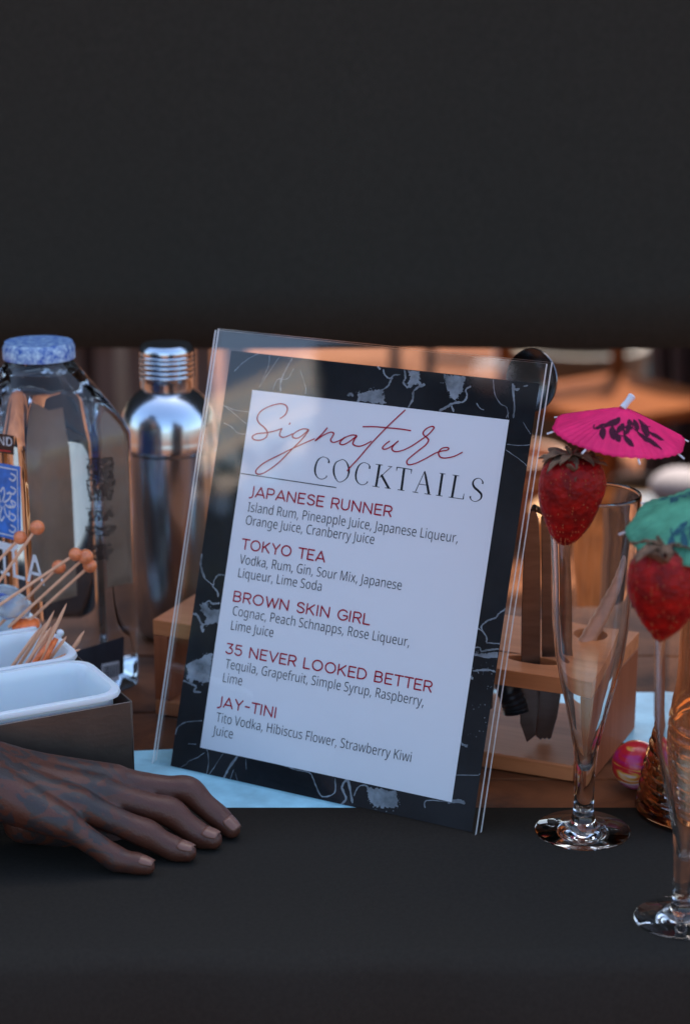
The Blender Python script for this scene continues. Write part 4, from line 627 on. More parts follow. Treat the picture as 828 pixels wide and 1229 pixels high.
# ================================================================== BACKGROUND FURNITURE (out of focus beyond the bar)
M['bg_orange'] = wood_mat('honey_wood', (0.12, 0.030, 0.006), (0.17, 0.05, 0.012), 2, 0.8, 0.2, 0.05)
M['bg_dark'] = pmat('dark_brown_weave', (0.03, 0.014, 0.010), 0.8, var=0.5, scale=20)
M['bg_grey'] = wood_mat('weathered_slat_wood', (0.045, 0.032, 0.025), (0.10, 0.075, 0.062), 2, 0.7, 0.2)
M['bg_white'] = pmat('white_cushion_cloth', (0.22, 0.18, 0.17), 0.8)
M['bg_black'] = pmat('black_planter', (0.02, 0.018, 0.017), 0.5)
def wooden_chair(x, y, rz, label, m, sc_=1.0):
    t = thing('wooden_chair', (x, y, -0.95), label, 'chair', None, rz); s = sc_
    for sx in (-1, 1):
        for sy in (-1, 1):
            h = 0.44 if sy < 0 else 0.92
            tube('leg', [(sx * .19 * s, sy * .19 * s, 0), (sx * .185 * s, sy * .18 * s, h * s)], 0.019 * s, m, t, 8)
    box('seat', -.21 * s, .21 * s, -.21 * s, .2 * s, .43 * s, .46 * s, m, t, 0.006)
    for z in (.58, .70, .82): box('back_slat', -.18 * s, .18 * s, .175 * s, .19 * s, z * s, (z + .06) * s, m, t, 0.003)
    for sy in (-1, 1): tube('stretcher', [(-.185 * s, sy * .185 * s, .2 * s), (.185 * s, sy * .185 * s, .2 * s)], 0.010 * s, m, t, 6)
    return t
def ground_at(px, py): return onz(px, py, -0.95)
g = ground_at(725, 690); wooden_chair(g.x, g.y, R(35), 'honey coloured wooden chair, blurred behind the pink cocktail umbrella', M['bg_orange'])
g = ground_at(560, 520); wooden_chair(g.x, g.y, R(-20), 'grey tan wooden chair standing furthest back, behind the top right of the menu', M['bg_grey'])
# slatted crate behind the shaker
g = onz(128, 620, -.95)
t = thing('slatted_crate', (g.x, g.y, -0.95), 'weathered grey slatted crate, blurred between the bottle and the shaker', 'crate', None, R(8))
for i in range(9): box('slat', -.36 + i * .085, -.305 + i * .085, -.2, -.185, 0, .62, M['bg_grey'], t, 0.003)
for sx in (-.37, .37): box('side_panel', sx - .01, sx + .01, -.2, .2, 0, .62, M['bg_grey'], t, 0.003)
box('rail', -.38, .40, -.215, -.2, .52, .58, M['bg_grey'], t, 0.003); box('rail', -.38, .40, -.215, -.2, .05, .11, M['bg_grey'], t, 0.003)
# dark wicker basket chair on the right
g = ground_at(812, 640)
t = thing('wicker_stool', (g.x + .1, g.y, -0.95), 'tall dark brown wicker stool, blurred at the right behind the pink umbrella', 'stool', None, R(15))
for k in range(14):
    a = 2 * math.pi * k / 14; tube('cane', [(.2 * math.cos(a), .2 * math.sin(a), 0), (.17 * math.cos(a), .17 * math.sin(a), .4), (.21 * math.cos(a), .21 * math.sin(a), .8)], .018, M['bg_dark'], t, 6)
lathe('seat', [(0, .8), (.2, .8), (.23, .815), (.23, .84), (.2, .86), (0, .862)], M['bg_dark'], t, 24)
lathe('woven_body', [(.17, .06), (.15, .4), (.19, .78)], M['bg_dark'], t, 24)
g = at(803, 585, 2.1)
v, f = sphere_vf((0, 0, 0), .055, 20, 12, (1, 1, .62)); o = mesh('white_cushion', v, f, M['bg_white'], None, (g.x + .02, g.y, g.z))
finish(o, 'round white cushion on a black planter, blurred behind the right-hand glass', 'cushion')
t = thing('black_planter', (g.x + .02, g.y, -0.95), 'black square planter below the white cushion at far right', 'planter')
box('planter_body', -.10, .10, -.10, .10, 0, .95 + g.z - .034, M['bg_black'], t, 0.01)
g = ground_at(40, 600)
t = thing('dark_cabinet', (g.x, g.y, -0.95), 'dark brown cabinet, blurred behind the shoulder of the bottle', 'cabinet', None, R(-6))
box('cabinet_body', -1.1, .30, -.25, .25, 0.05, 1.10, M['bg_dark'], t, 0.01); box('cabinet_top', -1.12, .32, -.27, .27, 1.10, 1.13, M['bg_dark'], t, 0.005)
for sx in (-1.0, .22): box('foot', sx - .03, sx + .03, -.2, .2, 0, .05, M['bg_dark'], t)
for sx in (-.05,): box('door', sx - .4, sx - .01, -.262, -.25, .09, 1.05, M['bg_dark'], t, 0.004); box('door', sx + .01, sx + .34, -.262, -.25, .09, 1.05, M['bg_dark'], t, 0.004)

# board fence added out of view on the left to grey the bottle's refraction
fn = thing('added_fence', (-1.75, .95, -0.95), 'added grey board fence out of view at left, greying the refraction in the clear bottle', 'fence', None, R(118))
M['fence_grey'] = wood_mat('fence_grey', (0.05, 0.055, 0.058), (0.12, 0.125, 0.13), 2, 0.8, 0.3, 0.05)
for k in range(34): box('board', k * .145, k * .145 + .138, -.012, .012, .05, 2.3 + .02 * math.sin(k * 2.1), M['fence_grey'], fn, 0.003)
for z in (.4, 1.9): box('rail', 0, 34 * .145, .013, .05, z, z + .09, M['fence_grey'], fn, 0.003)
fn = thing('added_fence', (1.75, .95, -0.95), 'added honey wood board fence out of view at right, put in for the refraction in the glass', 'fence', None, R(62))  # second unseen fence, added for the colour it gives refracting glass
for k in range(20): box('board', k * .145, k * .145 + .138, -.012, .012, .05, 1.2 + .02 * math.sin(k * 1.7), M['bg_orange'], fn, 0.003)
for z in (.3, .9): box('rail', 0, 20 * .145, .013, .05, z, z + .09, M['bg_orange'], fn, 0.003)
t = thing('added_cooler', (-.46, 1.2, -0.95), 'added grey blue cooler box on the ground, darkening the refraction in the lower half of the bottle', 'cooler', None, R(-4))  # added behind the bottle to dull the orange its glass refracts
cm = pmat('cooler_plastic', (.045, .055, .06), .5, var=.2, scale=6)
box('cooler_body', -.36, .30, -.2, .22, 0, .74, cm, t, .02); box('cooler_lid', -.37, .31, -.21, .23, .743, .83, cm, t, .015); box('handle', -.15, .1, -.235, -.212, .60, .63, cm, t, .004)
# low pale and coloured things scattered on the ground, all far out of focus
BGT = [(640, 470, .16, (.30, .19, .13), 'tan clay pot, blurred at the far right of the strainer', 'flower_pot'), (765, 470, .13, (.10, .20, .20), 'teal glazed pot, blurred just above the pink umbrella', 'flower_pot'), (800, 760, .12, (.36, .14, .05), 'small orange clay pot, blurred beside the ribbed jar', 'flower_pot'),
       (245, 640, .16, (.035, .03, .028), 'dark round pot, blurred between the shaker and the menu', 'flower_pot'), (612, 640, .13, (.42, .20, .10), 'terracotta pot, blurred beside the right edge of the menu', 'flower_pot'),
       (690, 545, .20, (.10, .065, .03), 'olive brown pot, blurred above the left strawberry', 'flower_pot'), (650, 520, .15, (.40, .21, .14), 'pinkish clay pot, blurred behind the strainer', 'flower_pot'),
       (775, 700, .14, (.16, .07, .02), 'brown clay pot, blurred between the two umbrellas', 'flower_pot'), (730, 760, .17, (.45, .20, .05), 'golden clay pot, blurred behind the left flute', 'flower_pot')]
for px, py, r_, col, lb, nm in BGT:
    g = ground_at(px, py); t = thing(nm, (g.x, g.y, -0.95), lb, 'pot', 'clay pots on the ground beyond the bar'); mm = pmat('pot_glaze', col, 0.6, var=0.4, scale=9)
    lathe('pot_body', [(0, 0), (r_ * .6, 0), (r_ * .75, r_ * .3), (r_, r_ * 1.3), (r_ * 1.02, r_ * 1.6), (r_ * .92, r_ * 1.6), (r_ * .88, r_ * 1.3), (0, r_ * 1.25)], mm, t, 28)
    lathe('pot_rim', [(r_ * 1.0, r_ * 1.55), (r_ * 1.08, r_ * 1.58), (r_ * 1.08, r_ * 1.72), (r_ * .95, r_ * 1.72)], mm, t, 28, close=True)

# ================================================================== BAMBOO TOOL RACK
A = onz(707, 944); B = onz(187, 859)
ex = Vector((A.x - B.x, A.y - B.y, 0)); W = ex.length; ex.normalize(); ey = Vector((-ex.y, ex.x, 0)); ang = math.atan2(ex.y, ex.x)
RH = at(707, 819, A.y).z; DP = 0.112
rack = thing('bamboo_tool_rack', (B.x, B.y, 0.0012), 'low bamboo bar tool rack with slots, standing behind the menu', 'tool rack', None, ang)
print('RACK', W, RH, math.degrees(ang))
TH = 0.0115; RH -= 0.0012
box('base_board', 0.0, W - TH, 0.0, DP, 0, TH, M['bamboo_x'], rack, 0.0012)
box('side_panel', W - TH + .0003, W, 0, DP, 0, RH - TH - .0003, M['bamboo_z_shaded'], rack, 0.0008)
box('side_panel', 0, TH, 0.0, DP, TH + .0003, RH - TH - .0003, M['bamboo_z_shaded'], rack, 0.0008)
# top board with slots cut from it
SL = [(.06, .10), (.11, .15), (.165, .195)]
def board_with_holes(name, x0, x1, y0, y1, z0, z1, holes, m, parent):
    cu = bpy.data.curves.new(name, 'CURVE'); cu.dimensions = '2D'; cu.fill_mode = 'BOTH'; cu.extrude = (z1 - z0) / 2
    def loop(pts):
        s = cu.splines.new('POLY'); s.points.add(len(pts) - 1); s.use_cyclic_u = True
        for i, q in enumerate(pts): s.points[i].co = (q[0], q[1], 0, 1)
    loop([(x0, y0), (x1, y0), (x1, y1), (x0, y1)])
    for h in holes: loop(h)
    ob = bpy.data.objects.new(name, cu); C.objects.link(ob); bpy.context.view_layer.update()
    me = bpy.data.meshes.new_from_object(ob.evaluated_get(bpy.context.evaluated_depsgraph_get()))
    V = [(q.co.x, q.co.y, q.co.z + (z0 + z1) / 2) for q in me.vertices]; F = [tuple(p.vertices) for p in me.polygons]
    bpy.data.objects.remove(ob); bpy.data.curves.remove(cu); bpy.data.meshes.remove(me)
    return bevel(mesh(name, V, F, m, parent, angle=30), 0.0012)
def rloc(p): d = Vector((p[0] - B.x, p[1] - B.y, 0)); return (d.dot(ex), d.dot(ey))     # world -> rack plane
zt = RH + .0012
def slot(cx, cy_, l, w_, n=6):
    o = []
    for k in range(2 * n):
        a = math.pi * k / (n - 1) if k < n else math.pi + math.pi * (k - n) / (n - 1)
        o.append((cx + (l / 2 - w_ / 2) * (1 if (k < n and a < math.pi / 2 + 1e-6) or (k >= n and a > 1.5 * math.pi - 1e-6) else -1) + w_ / 2 * math.cos(a), cy_ + w_ / 2 * math.sin(a)))
    return o
def oval(cx, cy_, rx, ry, n=20): return [(cx + rx * math.cos(2 * math.pi * k / n), cy_ + ry * math.sin(2 * math.pi * k / n)) for k in range(n)]
tg = rloc(onz(640, 792, zt)); mu = rloc(onz(708, 762, zt)); hl = rloc(onz(612, 776, zt))
print('slots', tg, mu, hl)
holes = [oval(tg[0], tg[1], .019, .0072), oval(mu[0], mu[1], .017, .013), oval(hl[0] - .025, hl[1] - .002, .018, .007), oval(.17, .05, .02, .02), oval(.10, .05, .02, .02)]
board_with_holes('top_board', 0, W, 0, DP, RH - TH, RH, holes, M['bamboo_x'], rack)

# ------------------------------------------------------------------ steel tongs in the rack
ty = B.y + ex.y * tg[0] + ey.y * tg[1]
tb = onz(645, 888, 0.0138); 
tongs = thing('steel_tongs', (at(645, 888, ty).x, ty, 0.0135), 'dark steel tongs with toothed tips standing in the bamboo rack', 'tongs')
def tong_arm(pxs, thick, yoff, teeth=True):
    # outline points (px, py) of one arm, given its own distance and thickness
    o = Vector(tongs.location); P = [at(px, py, ty + yoff) - o for px, py in pxs]
    n = len(P); V = P + [p + Vector((0, thick, 0)) for p in P]
    F = [tuple(range(n)), tuple(range(n, 2 * n))] + [(i, (i + 1) % n, n + (i + 1) % n, n + i) for i in range(n)]
    return bevel(mesh('arm', V, F, M['tool_steel'], tongs, angle=30), 0.0004, 1)
tong_arm([(625, 792), (625.5, 740), (627, 690), (629, 650), (633, 622), (638, 612), (643, 614), (646, 622), (648, 660), (648.5, 740), (648, 792), (646, 850), (643, 882), (632, 891), (624, 868), (624, 830)], 0.0011, -.004)
tong_arm([(650, 792), (649.5, 740), (649.5, 660), (649, 620), (655, 616), (668, 622), (676, 650), (680, 720), (679, 792), (672, 838), (668, 862), (661, 886), (658, 888), (656, 885), (653.5, 888), (651, 885.5), (648.5, 888.5), (646, 886), (643, 884), (645, 850)], 0.0011, .006)
bz = [at(640, 613, ty - .004) - tongs.location, at(641, 609, ty + .001) - tongs.location, at(652, 615, ty + .006) - tongs.location]
tube('spring_bend', bz, .0022, M['tool_steel'], tongs, 8)

# round spoon strainer with its handle hidden behind the menu
t = thing('julep_strainer', at(640, 456, .10), 'round dark steel strainer rising behind the top right corner of the menu', 'strainer')
ax = Matrix.Rotation(R(-42), 3, 'Z') @ Matrix.Rotation(R(84), 3, 'X')
lathe('bowl', [(0, -.0045), (.008, -.004), (.016, -.0015), (.0208, .0015), (.0216, .0022), (.0212, .003), (.0195, .0018), (.0155, -.0003), (.008, -.0028), (0, -.0033)], pmat('dark_strainer_steel', (0.16, 0.16, 0.17), 0.22, 1.0, bump=0.1, bscale=90), t, 48, rot=ax)
hp = [at(636, 488, .10) - t.location, at(625, 560, .095) - t.location, at(604, 680, .085) - t.location, at(590, 790, .075) - t.location, at(586, 850, .07) - t.location]
tube('handle', hp, .0028, M['tool_steel'], t, 8)

# wooden muddler leaning in the round hole
mp_ = onz(706, 765, zt); 
t = thing('wooden_muddler', (mp_.x, mp_.y, mp_.z), 'grey brown ridged muddler leaning out of the round hole in the rack', 'muddler')
m0 = Vector((0, 0, -.035)) ; m1 = at(775, 676, mp_.y + .05) - t.location
m0 = -(m1.normalized()) * .045
pth = [m0.lerp(m1, k / 24) for k in range(25)]
tube('rod', pth, [.0064 + (.0009 if k % 2 else 0) for k in range(25)], wood_mat('muddler_wood', (0.20, 0.085, 0.05), (0.34, 0.17, 0.11), 0, 0.5), t, 14)
v, f = sphere_vf(m0, .0085, 14, 8); mesh('rounded_end', v, f, M['bamboo_x'], t)

# black rubber grip hanging under the rack
t = thing('bottle_opener', onz(612, 862, .014), 'black rubber grip of a tool hanging under the rack beside the menu edge', 'bar tool')
gp = [at(608, 800, .04) - t.location, at(610, 826, .038) - t.location, at(617, 846, .036) - t.location, at(619, 856, .035) - t.location]
tube('grip', [Vector(p) for p in smooth_path([tuple(q) for q in gp], 6)], [.008 + (.0009 if k % 2 else 0) for k in range(19)], M['black_rubber'], t, 14)

# ================================================================== BOTTLE
bp_ = at(60, 700, .196); BX, BY = bp_.x, .196
bottle = thing('tequila_bottle', (BX, BY, 0), 'large square clear tequila bottle with blue tile label beside the shaker', 'bottle', None, R(0))
kz = 1.0
def zat(py, y): return at(60, py, y).z
zs, zn, zc = zat(516, BY), zat(430, BY), zat(416, BY)
HS = 0.0635 * .92   # half diagonal
def section(z, hw, r, n=8, rot=R(45)):
    o = []
    for q in range(4):
        cx, cyy = ((1, 1), (-1, 1), (-1, -1), (1, -1))[q]
        for k in range(n):
            a = q * math.pi / 2 + math.pi / 2 * k / (n - 1)
            x = cx * (hw - r) + r * math.cos(a); y = cyy * (hw - r) + r * math.sin(a)
            o.append((x * math.cos(rot) - y * math.sin(rot), x * math.sin(rot) + y * math.cos(rot), z))
    return o
HW = 0.0500
def loft(name, secs, m, parent, angle=50):
    V, F = [], []; n = len(secs[0])
    for s in secs: V += s
    for i in range(len(secs) - 1):
        for k in range(n): F.append((i * n + k, i * n + (k + 1) % n, (i + 1) * n + (k + 1) % n, (i + 1) * n + k))
    F.append(tuple(range(n))); F.append(tuple(range((len(secs) - 1) * n, len(secs) * n)))
    return mesh(name, V, F, m, parent, angle=angle)
S = [section(0.0008, HW - .0008, .015), section(.002, HW, .015)]
for k in range(7): S.append(section(.01 + (zs - .012) * k / 6, HW, .015))
for k in range(1, 9):
    t_ = k / 8; e = t_ ** 1.05
    S.append(section(zs + (zn - zs) * t_, HW + (.0225 - HW) * e, .015 + (.0224 - .015) * t_ ** 2.2))
S.append(section(zn + .012, .0222, .0221))
loft('glass_body', S, M['bottle_glass'], bottle)
lathe('cap', [(.0228, zn + .011), (.0250, zn + .004), (.0262, zn + .0005), (.0262, zn + .0085), (.0245, zn + .0125), (0, zn + .0125)], pmat('blue_tile_cap', (0.008, 0.085, 0.40), 0.35, col2=(0.45, 0.62, 0.75), scale=230), bottle, 32)
# painted labels on the two front faces: s runs along the face from the near corner, h is height
def face_pt(side, s, h, n=0.0004):
    d = Vector((math.cos(R(45)), math.sin(R(45)), 0)) if side > 0 else Vector((-math.cos(R(45)), math.sin(R(45)), 0))
    nn = Vector((d.y, -d.x, 0)) if side > 0 else Vector((-d.y, d.x, 0))
    c0 = Vector((0, -HW * math.sqrt(2), 0)); return c0 + d * s + nn * n + Vector((0, 0, h))
def face_uv(side, px, py):    # photo pixel -> (s, h) on the face
    c0 = Vector((BX, BY, 0)) + face_pt(side, .02, 0); nn = (face_pt(side, 0, 0, 1) - face_pt(side, 0, 0, 0)).normalized()
    q = onplane(px, py, c0, nn) - Vector((BX, BY, 0)); d = (face_pt(side, 1, 0) - face_pt(side, 0, 0)); return ((q - face_pt(side, 0, 0)).dot(d), q.z)
def on_face(name, side, vf, m, n=.0006): return mesh(name, [face_pt(side, p[0], p[1], n) for p in vf[0]], vf[1], m, bottle, smooth=False)
def quad_px(name, side, pxs, m, n=.0006): return on_face(name, side, ([face_uv(side, *p) for p in pxs], [(0, 1, 2, 3)]), m, n)
quad_px('brand_box', -1, [(-26, 516), (17.5, 523), (17.5, 546), (-26, 538)], M['label_black'])
def face_text(side, txt, G, p0, p1, size, m, n=.0009, bold=0.0):
    a, b = face_uv(side, *p0), face_uv(side, *p1); v, f = text_shape(txt, G, size, width=abs(b[0] - a[0]), thin=-bold * size)
    sgn = 1 if b[0] > a[0] else -1
    sl = (b[1] - a[1]) / abs(b[0] - a[0])
    return on_face('lettering', side, ([(a[0] + sgn * p[0], a[1] + p[1] + sl * p[0]) for p in v], f), m, n)
face_text(-1, 'LAND', GH, (-17, 532), (16, 535.5), .0125, M['label_white'])
quad_px('red_line', -1, [(-20, 537), (14, 541), (14, 542.5), (-20, 538.5)], M['label_red'], .0009)
# blue tile panel with pale scrollwork
quad_px('tile_panel', -1, [(-62, 545), (25, 560), (26, 650), (-62, 628)], M['label_blue'])
parts = []
def scroll(pts, wd): parts.append(strip_vf([face_uv(-1, *p) for p in smooth_path(pts, 5)], wd * .00062))
for dy in (0,):
    scroll([(-60, 549), (22, 564)], 1.4); scroll([(22, 564), (23, 645)], 1.4); scroll([(23, 645), (-60, 625)], 1.4)
    for cx, cyy in ((4, 605), (-30, 596)):
        for k in range(8):
            a = k * math.pi / 4
            scroll([(cx + 3 * math.cos(a), cyy + 3 * math.sin(a)), (cx + 9 * math.cos(a + .3), cyy + 13 * math.sin(a + .3)), (cx + 13 * math.cos(a + .1), cyy + 20 * math.sin(a + .1)), (cx + 10 * math.cos(a - .25), cyy + 15 * math.sin(a - .25))], 2.0)
    for yy in (574, 590, 606, 622, 636): scroll([(14, yy - 6), (20, yy - 2), (17, yy + 3), (12, yy)], 1.8)
flat_sc = on_face('scrollwork', -1, merge(*parts), M['label_white'], .0009)
face_text(-1, 'TEQUILA', GH, (-84, 664), (55, 703), .042, M['label_white'], .0009)
quad_px('white_stripe', -1, [(-60, 634), (24, 655), (18, 662), (-60, 646)], M['label_white'], .0007)
# small print on the right-hand face
TX = [("A PREMIUM BLUE", 556), ("AGAVE TEQUILA MADE", 562.5), ("BY HAND IN SMALL", 569), ("COPPER POTS AND", 575.5), ("RESTED FOR A CLEAN", 582), ("BRIGHT TASTE BEST", 588.5), ("ENJOYED NEAT OR", 595), ("IN A COCKTAIL", 601.5), ("NET CONT 1.75 L", 619), ("MADE IN MEXICO", 625.5), ("PRODUCED AND BOTTLED", 637.5), ("TEQUILA JALISCO", 644), ("IMPORTED BY", 660), ("THE AGAVE HOUSE", 666.5), ("MEXICO", 673)]
for tx, py in TX:
    ln = 9 + len(tx) * 1.05; tx2 = ''.join(c if c in GH else ' ' for c in tx)
    face_text(1, tx2, GH, (121 - ln * .62, py), (121 + ln * .62, py - 1.5), .0074, M['label_black'], .0009, .03)
quad_px('rule', 1, [(103, 551), (135, 549.5), (135, 550.3), (103, 551.8)], M['label_black'], .0007)
quad_px('rule', 1, [(103, 610), (135, 608.5), (135, 609.3), (103, 610.8)], M['label_black'], .0007)
quad_px('base_dark_patch', 1, [(70, 788), (149, 764), (149, 808), (70, 836)], pmat('sparkle_cover', (.03, .034, .042), .5, var=.3, scale=60), .0004)  # dark patch added over the bright sparkle refracted at the base
quad_px('barcode_patch', 1, [(122, 797), (143, 793), (143, 816), (122, 820)], M['label_white'], .0007)
parts = []
rb = random.Random(3); x = 124.0
while x < 141:
    wd = rb.choice((.5, .8, 1.2)); a = [face_uv(1, x, 815 - (x - 122) * .19), face_uv(1, x + wd, 815 - (x - 122) * .19), face_uv(1, x + wd, 800 - (x - 122) * .19), face_uv(1, x, 800 - (x - 122) * .19)]
    parts.append((a, [(0, 1, 2, 3)])); x += wd + rb.choice((.6, 1.0))
on_face('barcode', 1, merge(*parts), M['label_black'], .0009)
# tan paper label on the far side of the bottle, showing through
def back_pt(s, h): return Vector((-(s) * .7071, HW * math.sqrt(2) - s * .7071, h)) + Vector((-.0003, .0003, 0))
mesh('back_label', [back_pt(.015, .06), back_pt(.08, .06), back_pt(.08, .19), back_pt(.015, .19)], [(0, 1, 2, 3)], M['label_tan'], bottle, smooth=False)
# liquid line: a bubble of air left under the cap
lathe('air_space', [(0, zat(446, BY)), (.026, zat(446, BY) + .0004), (.0268, zat(446, BY) + .0012), (.021, zn - .001), (.0195, zn + .004), (0, zn + .005)], glass_mat('air_gap', (1, 1, 1), 1.0 / 1.36), bottle, 32)

# ================================================================== SHAKER
SY = .315; shx = at(206, 650, SY).x
zt_ = lambda py: at(206, py, SY).z
shaker = thing('cocktail_shaker', (shx, SY, 0), 'polished steel cocktail shaker standing between the bottle and the menu', 'shaker')
k_ = (at(216, 650, SY).x - at(206, 650, SY).x) / 10 * 1.04
H5 = zt_(537)
lathe('tumbler', [(0, .001), (.024, .001), (.0285, .004), (.030, .010), (50 * k_, H5 * .5), (53.5 * k_, H5 - .014), (54 * k_, H5 - .001), (52 * k_, H5 + .0005), (0, H5)], M['steel'], shaker, 64)
lathe('strainer_top', [(52 * k_, H5 + .0003), (56 * k_, H5 + .001), (56.5 * k_, H5 + .004), (55.5 * k_, H5 + .009), (55 * k_, zt_(520)), (54.5 * k_, zt_(507)), (51 * k_, zt_(492)), (44 * k_, zt_(480)), (36 * k_, zt_(472)), (30 * k_, zt_(468)), (27.5 * k_, zt_(466)), (27 * k_, zt_(460)), (0, zt_(460))], M['steel'], shaker, 64)
cp = [(27.5 * k_, zt_(465)), (30 * k_, zt_(464)), (30.2 * k_, zt_(458))]
for py in (452, 446, 440, 434, 429): cp += [(30.5 * k_, zt_(py)), (31 * k_, zt_(py - 1.2)), (31 * k_, zt_(py - 3)), (30.3 * k_, zt_(py - 4.2))]
cp += [(30.6 * k_, zt_(422)), (30 * k_, zt_(417)), (27 * k_, zt_(413)), (15 * k_, zt_(411)), (0, zt_(410.5))]
lathe('cap', cp, M['steel'], shaker, 48)

# ================================================================== GARNISH TUBS
F0 = onz(151, 830, .079); e1 = Vector((-.883, -.469, 0)).normalized(); e2 = Vector((-e1.y, e1.x, 0))
if e2.y < 0: e2 = -e2
tang = math.atan2(e2.y, e2.x) - math.pi / 2        # rotation so local x points against e1, y along e2
CL, CD, RHT = .118, .0745, .079
def rrect(x0, x1, y0, y1, r, z, n=5):
    o = []
    for q, (cx, cyy) in enumerate(((x1 - r, y1 - r), (x0 + r, y1 - r), (x0 + r, y0 + r), (x1 - r, y0 + r))):
        for k in range(n):
            a = q * math.pi / 2 + math.pi / 2 * k / (n - 1); o.append((cx + r * math.cos(a), cyy + r * math.sin(a), z))
    return o
TOFF, TDEP = (0, .0785, .150), (.0745, .0682, .0660)
def tub(label, j):
    CD = TDEP[j]; org = F0 + e2 * TOFF[j]; t = thing('garnish_tub', (org.x, org.y, 0), label, 'tub', 'white plastic garnish tubs in the steel caddy', tang)
    def s(i, z): return rrect(-CL + i, -i, i, CD - i, .016 - i * .4, z)
    r1 = RHT
    secs = [s(.007, .006), s(.0035, .03), s(.0028, r1 - .006), s(.0026, r1 - .0045), s(-.0010, r1 - .0040), s(-.0014, r1 - .0025), s(-.0008, r1 - .0005), s(.0006, r1), s(.0036, r1 - .0003), s(.0050, r1 - .003), s(.0056, r1 - .008), s(.0066, .03), s(.0095, .010)]
    o = loft('tub_shell', secs, M['white_plastic'], t, 50)
    return t, org
TB = ['white plastic garnish tub at the front of the steel caddy, standing empty', 'middle garnish tub holding pointed toothpicks', 'white garnish tub at the back holding the ball-topped picks']
tubs = [tub(TB[j], j) for j in range(3)]
cad = thing('steel_caddy', (F0.x, F0.y, 0), 'dark brushed steel caddy holding the white garnish tubs', 'caddy', None, tang)
o_ = .0022
for nm, (x0, x1, y0, y1) in {'front_plate': (-CL - o_, o_, -.003, -.0018), 'right_plate': (o_, o_ + .0012, -.003, .2172), 'left_plate': (-CL - o_ - .0012, -CL - o_, -.003, .2172), 'back_plate': (-CL - o_, o_, .2175, .2187)}.items():
    box(nm, x0, x1, y0, y1, .0008, RHT - .0062, M['steel_dark'], cad, .0004)
box('floor_plate', -CL - o_, o_, -.0018, .2170, .0008, .0020, M['steel_dark'], cad)
# scratch-like bright scuff of the photo's front plate is left to the brushed grain

def pick(name, top, bot, r, m, label, cat, group, ball=0.0, pointed=True, ballm=None):
    t = thing(name, bot, label, cat, group); d = top - bot; L_ = d.length; dn = d.normalized()
    n = 8; pts = [d * (k / n) for k in range(n + 1)]; rad = [r] * (n + 1)
    if pointed:
        pts = [d * 0, d * .3, d * .8, d * .9, d * .965, d * 1.0]; rad = [r, r, r * .95, r * .7, r * .38, r * .06]
    tube('stick', pts, rad, m, t, 8)
    if ball:
        v, f = sphere_vf(d + dn * ball * .55, ball, 18, 12); mesh('ball', v, f, ballm or M['ball_wood'], t)
    return t
BPK = [((46.7, 631), (0, 697), 'highest of the bamboo picks with a round wooden ball'), ((27, 643), (-10, 682), 'bamboo ball pick leaning just left of the highest one'),
       ((73, 678.5), (0, 750), 'bamboo pick whose ball is the lowest and paler, in front of the blue tequila lettering'), ((93.5, 663.5), (18, 714), 'bamboo ball pick at the back of the cluster of three balls'),
       ((105, 666.5), (40, 726), 'bamboo pick with the big glossy ball in front of the cluster of three'), ((110.5, 677), (42, 739), 'bamboo pick with the rightmost and lowest ball of the cluster of three')]
for i, ((x1, y1), (x0, y0), lb) in enumerate(BPK):
    yy = .115 + .004 * (i % 3) - .002 * i; k = 1.45 + .1 * (i % 2)
    top = at(x1, y1, yy); bot = at(x1 + (x0 - x1) * k, y1 + (y0 - y1) * k, yy - .012); bot.z = max(bot.z, .014)
    pick('ball_pick', top - (top - bot).normalized() * .0045, bot, .00115, M['bamboo_pick'], lb, 'cocktail pick', 'bamboo picks with wooden balls', (.0053, .0049, .0051, .0048, .0055, .0050)[i], False)
TPK = [((80.5, 724), (55, 780), 'tallest pointed toothpick in the middle tub'), ((65.6, 732.6), (37, 792), 'second tallest toothpick in the middle tub'), ((101.7, 757), (80, 790), 'toothpick with its tip furthest right above the tub rim'),
       ((98, 766), (78, 792), 'toothpick right under the one reaching furthest right'), ((97, 779), (66, 792), 'shortest toothpick lying almost flat at the right of the tub'), ((80.5, 763.5), (61, 790), 'short toothpick leaning just right of the orange sticks'),
       ((49, 753), (18, 796), 'leftmost toothpick of the middle tub'), ((56, 747), (25, 796), 'toothpick next to the leftmost one in the middle tub'), ((62, 752), (33, 796), 'toothpick between the tall ones and the left ones'), ((68, 747), (48, 782), 'toothpick tucked behind the orange sticks')]
for i, ((x1, y1), (x0, y0), lb) in enumerate(TPK):
    yy = .052 + .006 * (i % 4); k = 1.35
    top = at(x1, y1, yy); bot = at(x1 + (x0 - x1) * k, y1 + (y0 - y1) * k, yy - .006); bot.z = max(bot.z, .014)
    pick('toothpick', top, bot, .0013, M['bamboo_pick'], lb, 'toothpick', 'pointed toothpicks in the middle tub')
for i, ((x1, y1), (x0, y0), lb) in enumerate([((62.6, 768), (46, 790), 'left of the two bright orange plastic sticks among the toothpicks'), ((68, 766), (56, 790), 'right of the two bright orange plastic sticks among the toothpicks')]):
    top = at(x1, y1, .050); bot = at(x1 + (x0 - x1) * 1.6, y1 + (y0 - y1) * 1.6, .044); bot.z = max(bot.z, .014)
    pick('orange_stick', top, bot, .0019, M['orange_plastic'], lb, 'plastic stick', 'orange plastic sticks', 0, False)
top = at(72.5, 762, .075); bot = at(60, 800, .07); bot.z = .014
pick('white_stirrer', top, bot, .0012, M['white_plastic'], 'white plastic stirrer with a small round head behind the toothpicks', 'stirrer', None, .0026, False, M['white_plastic'])
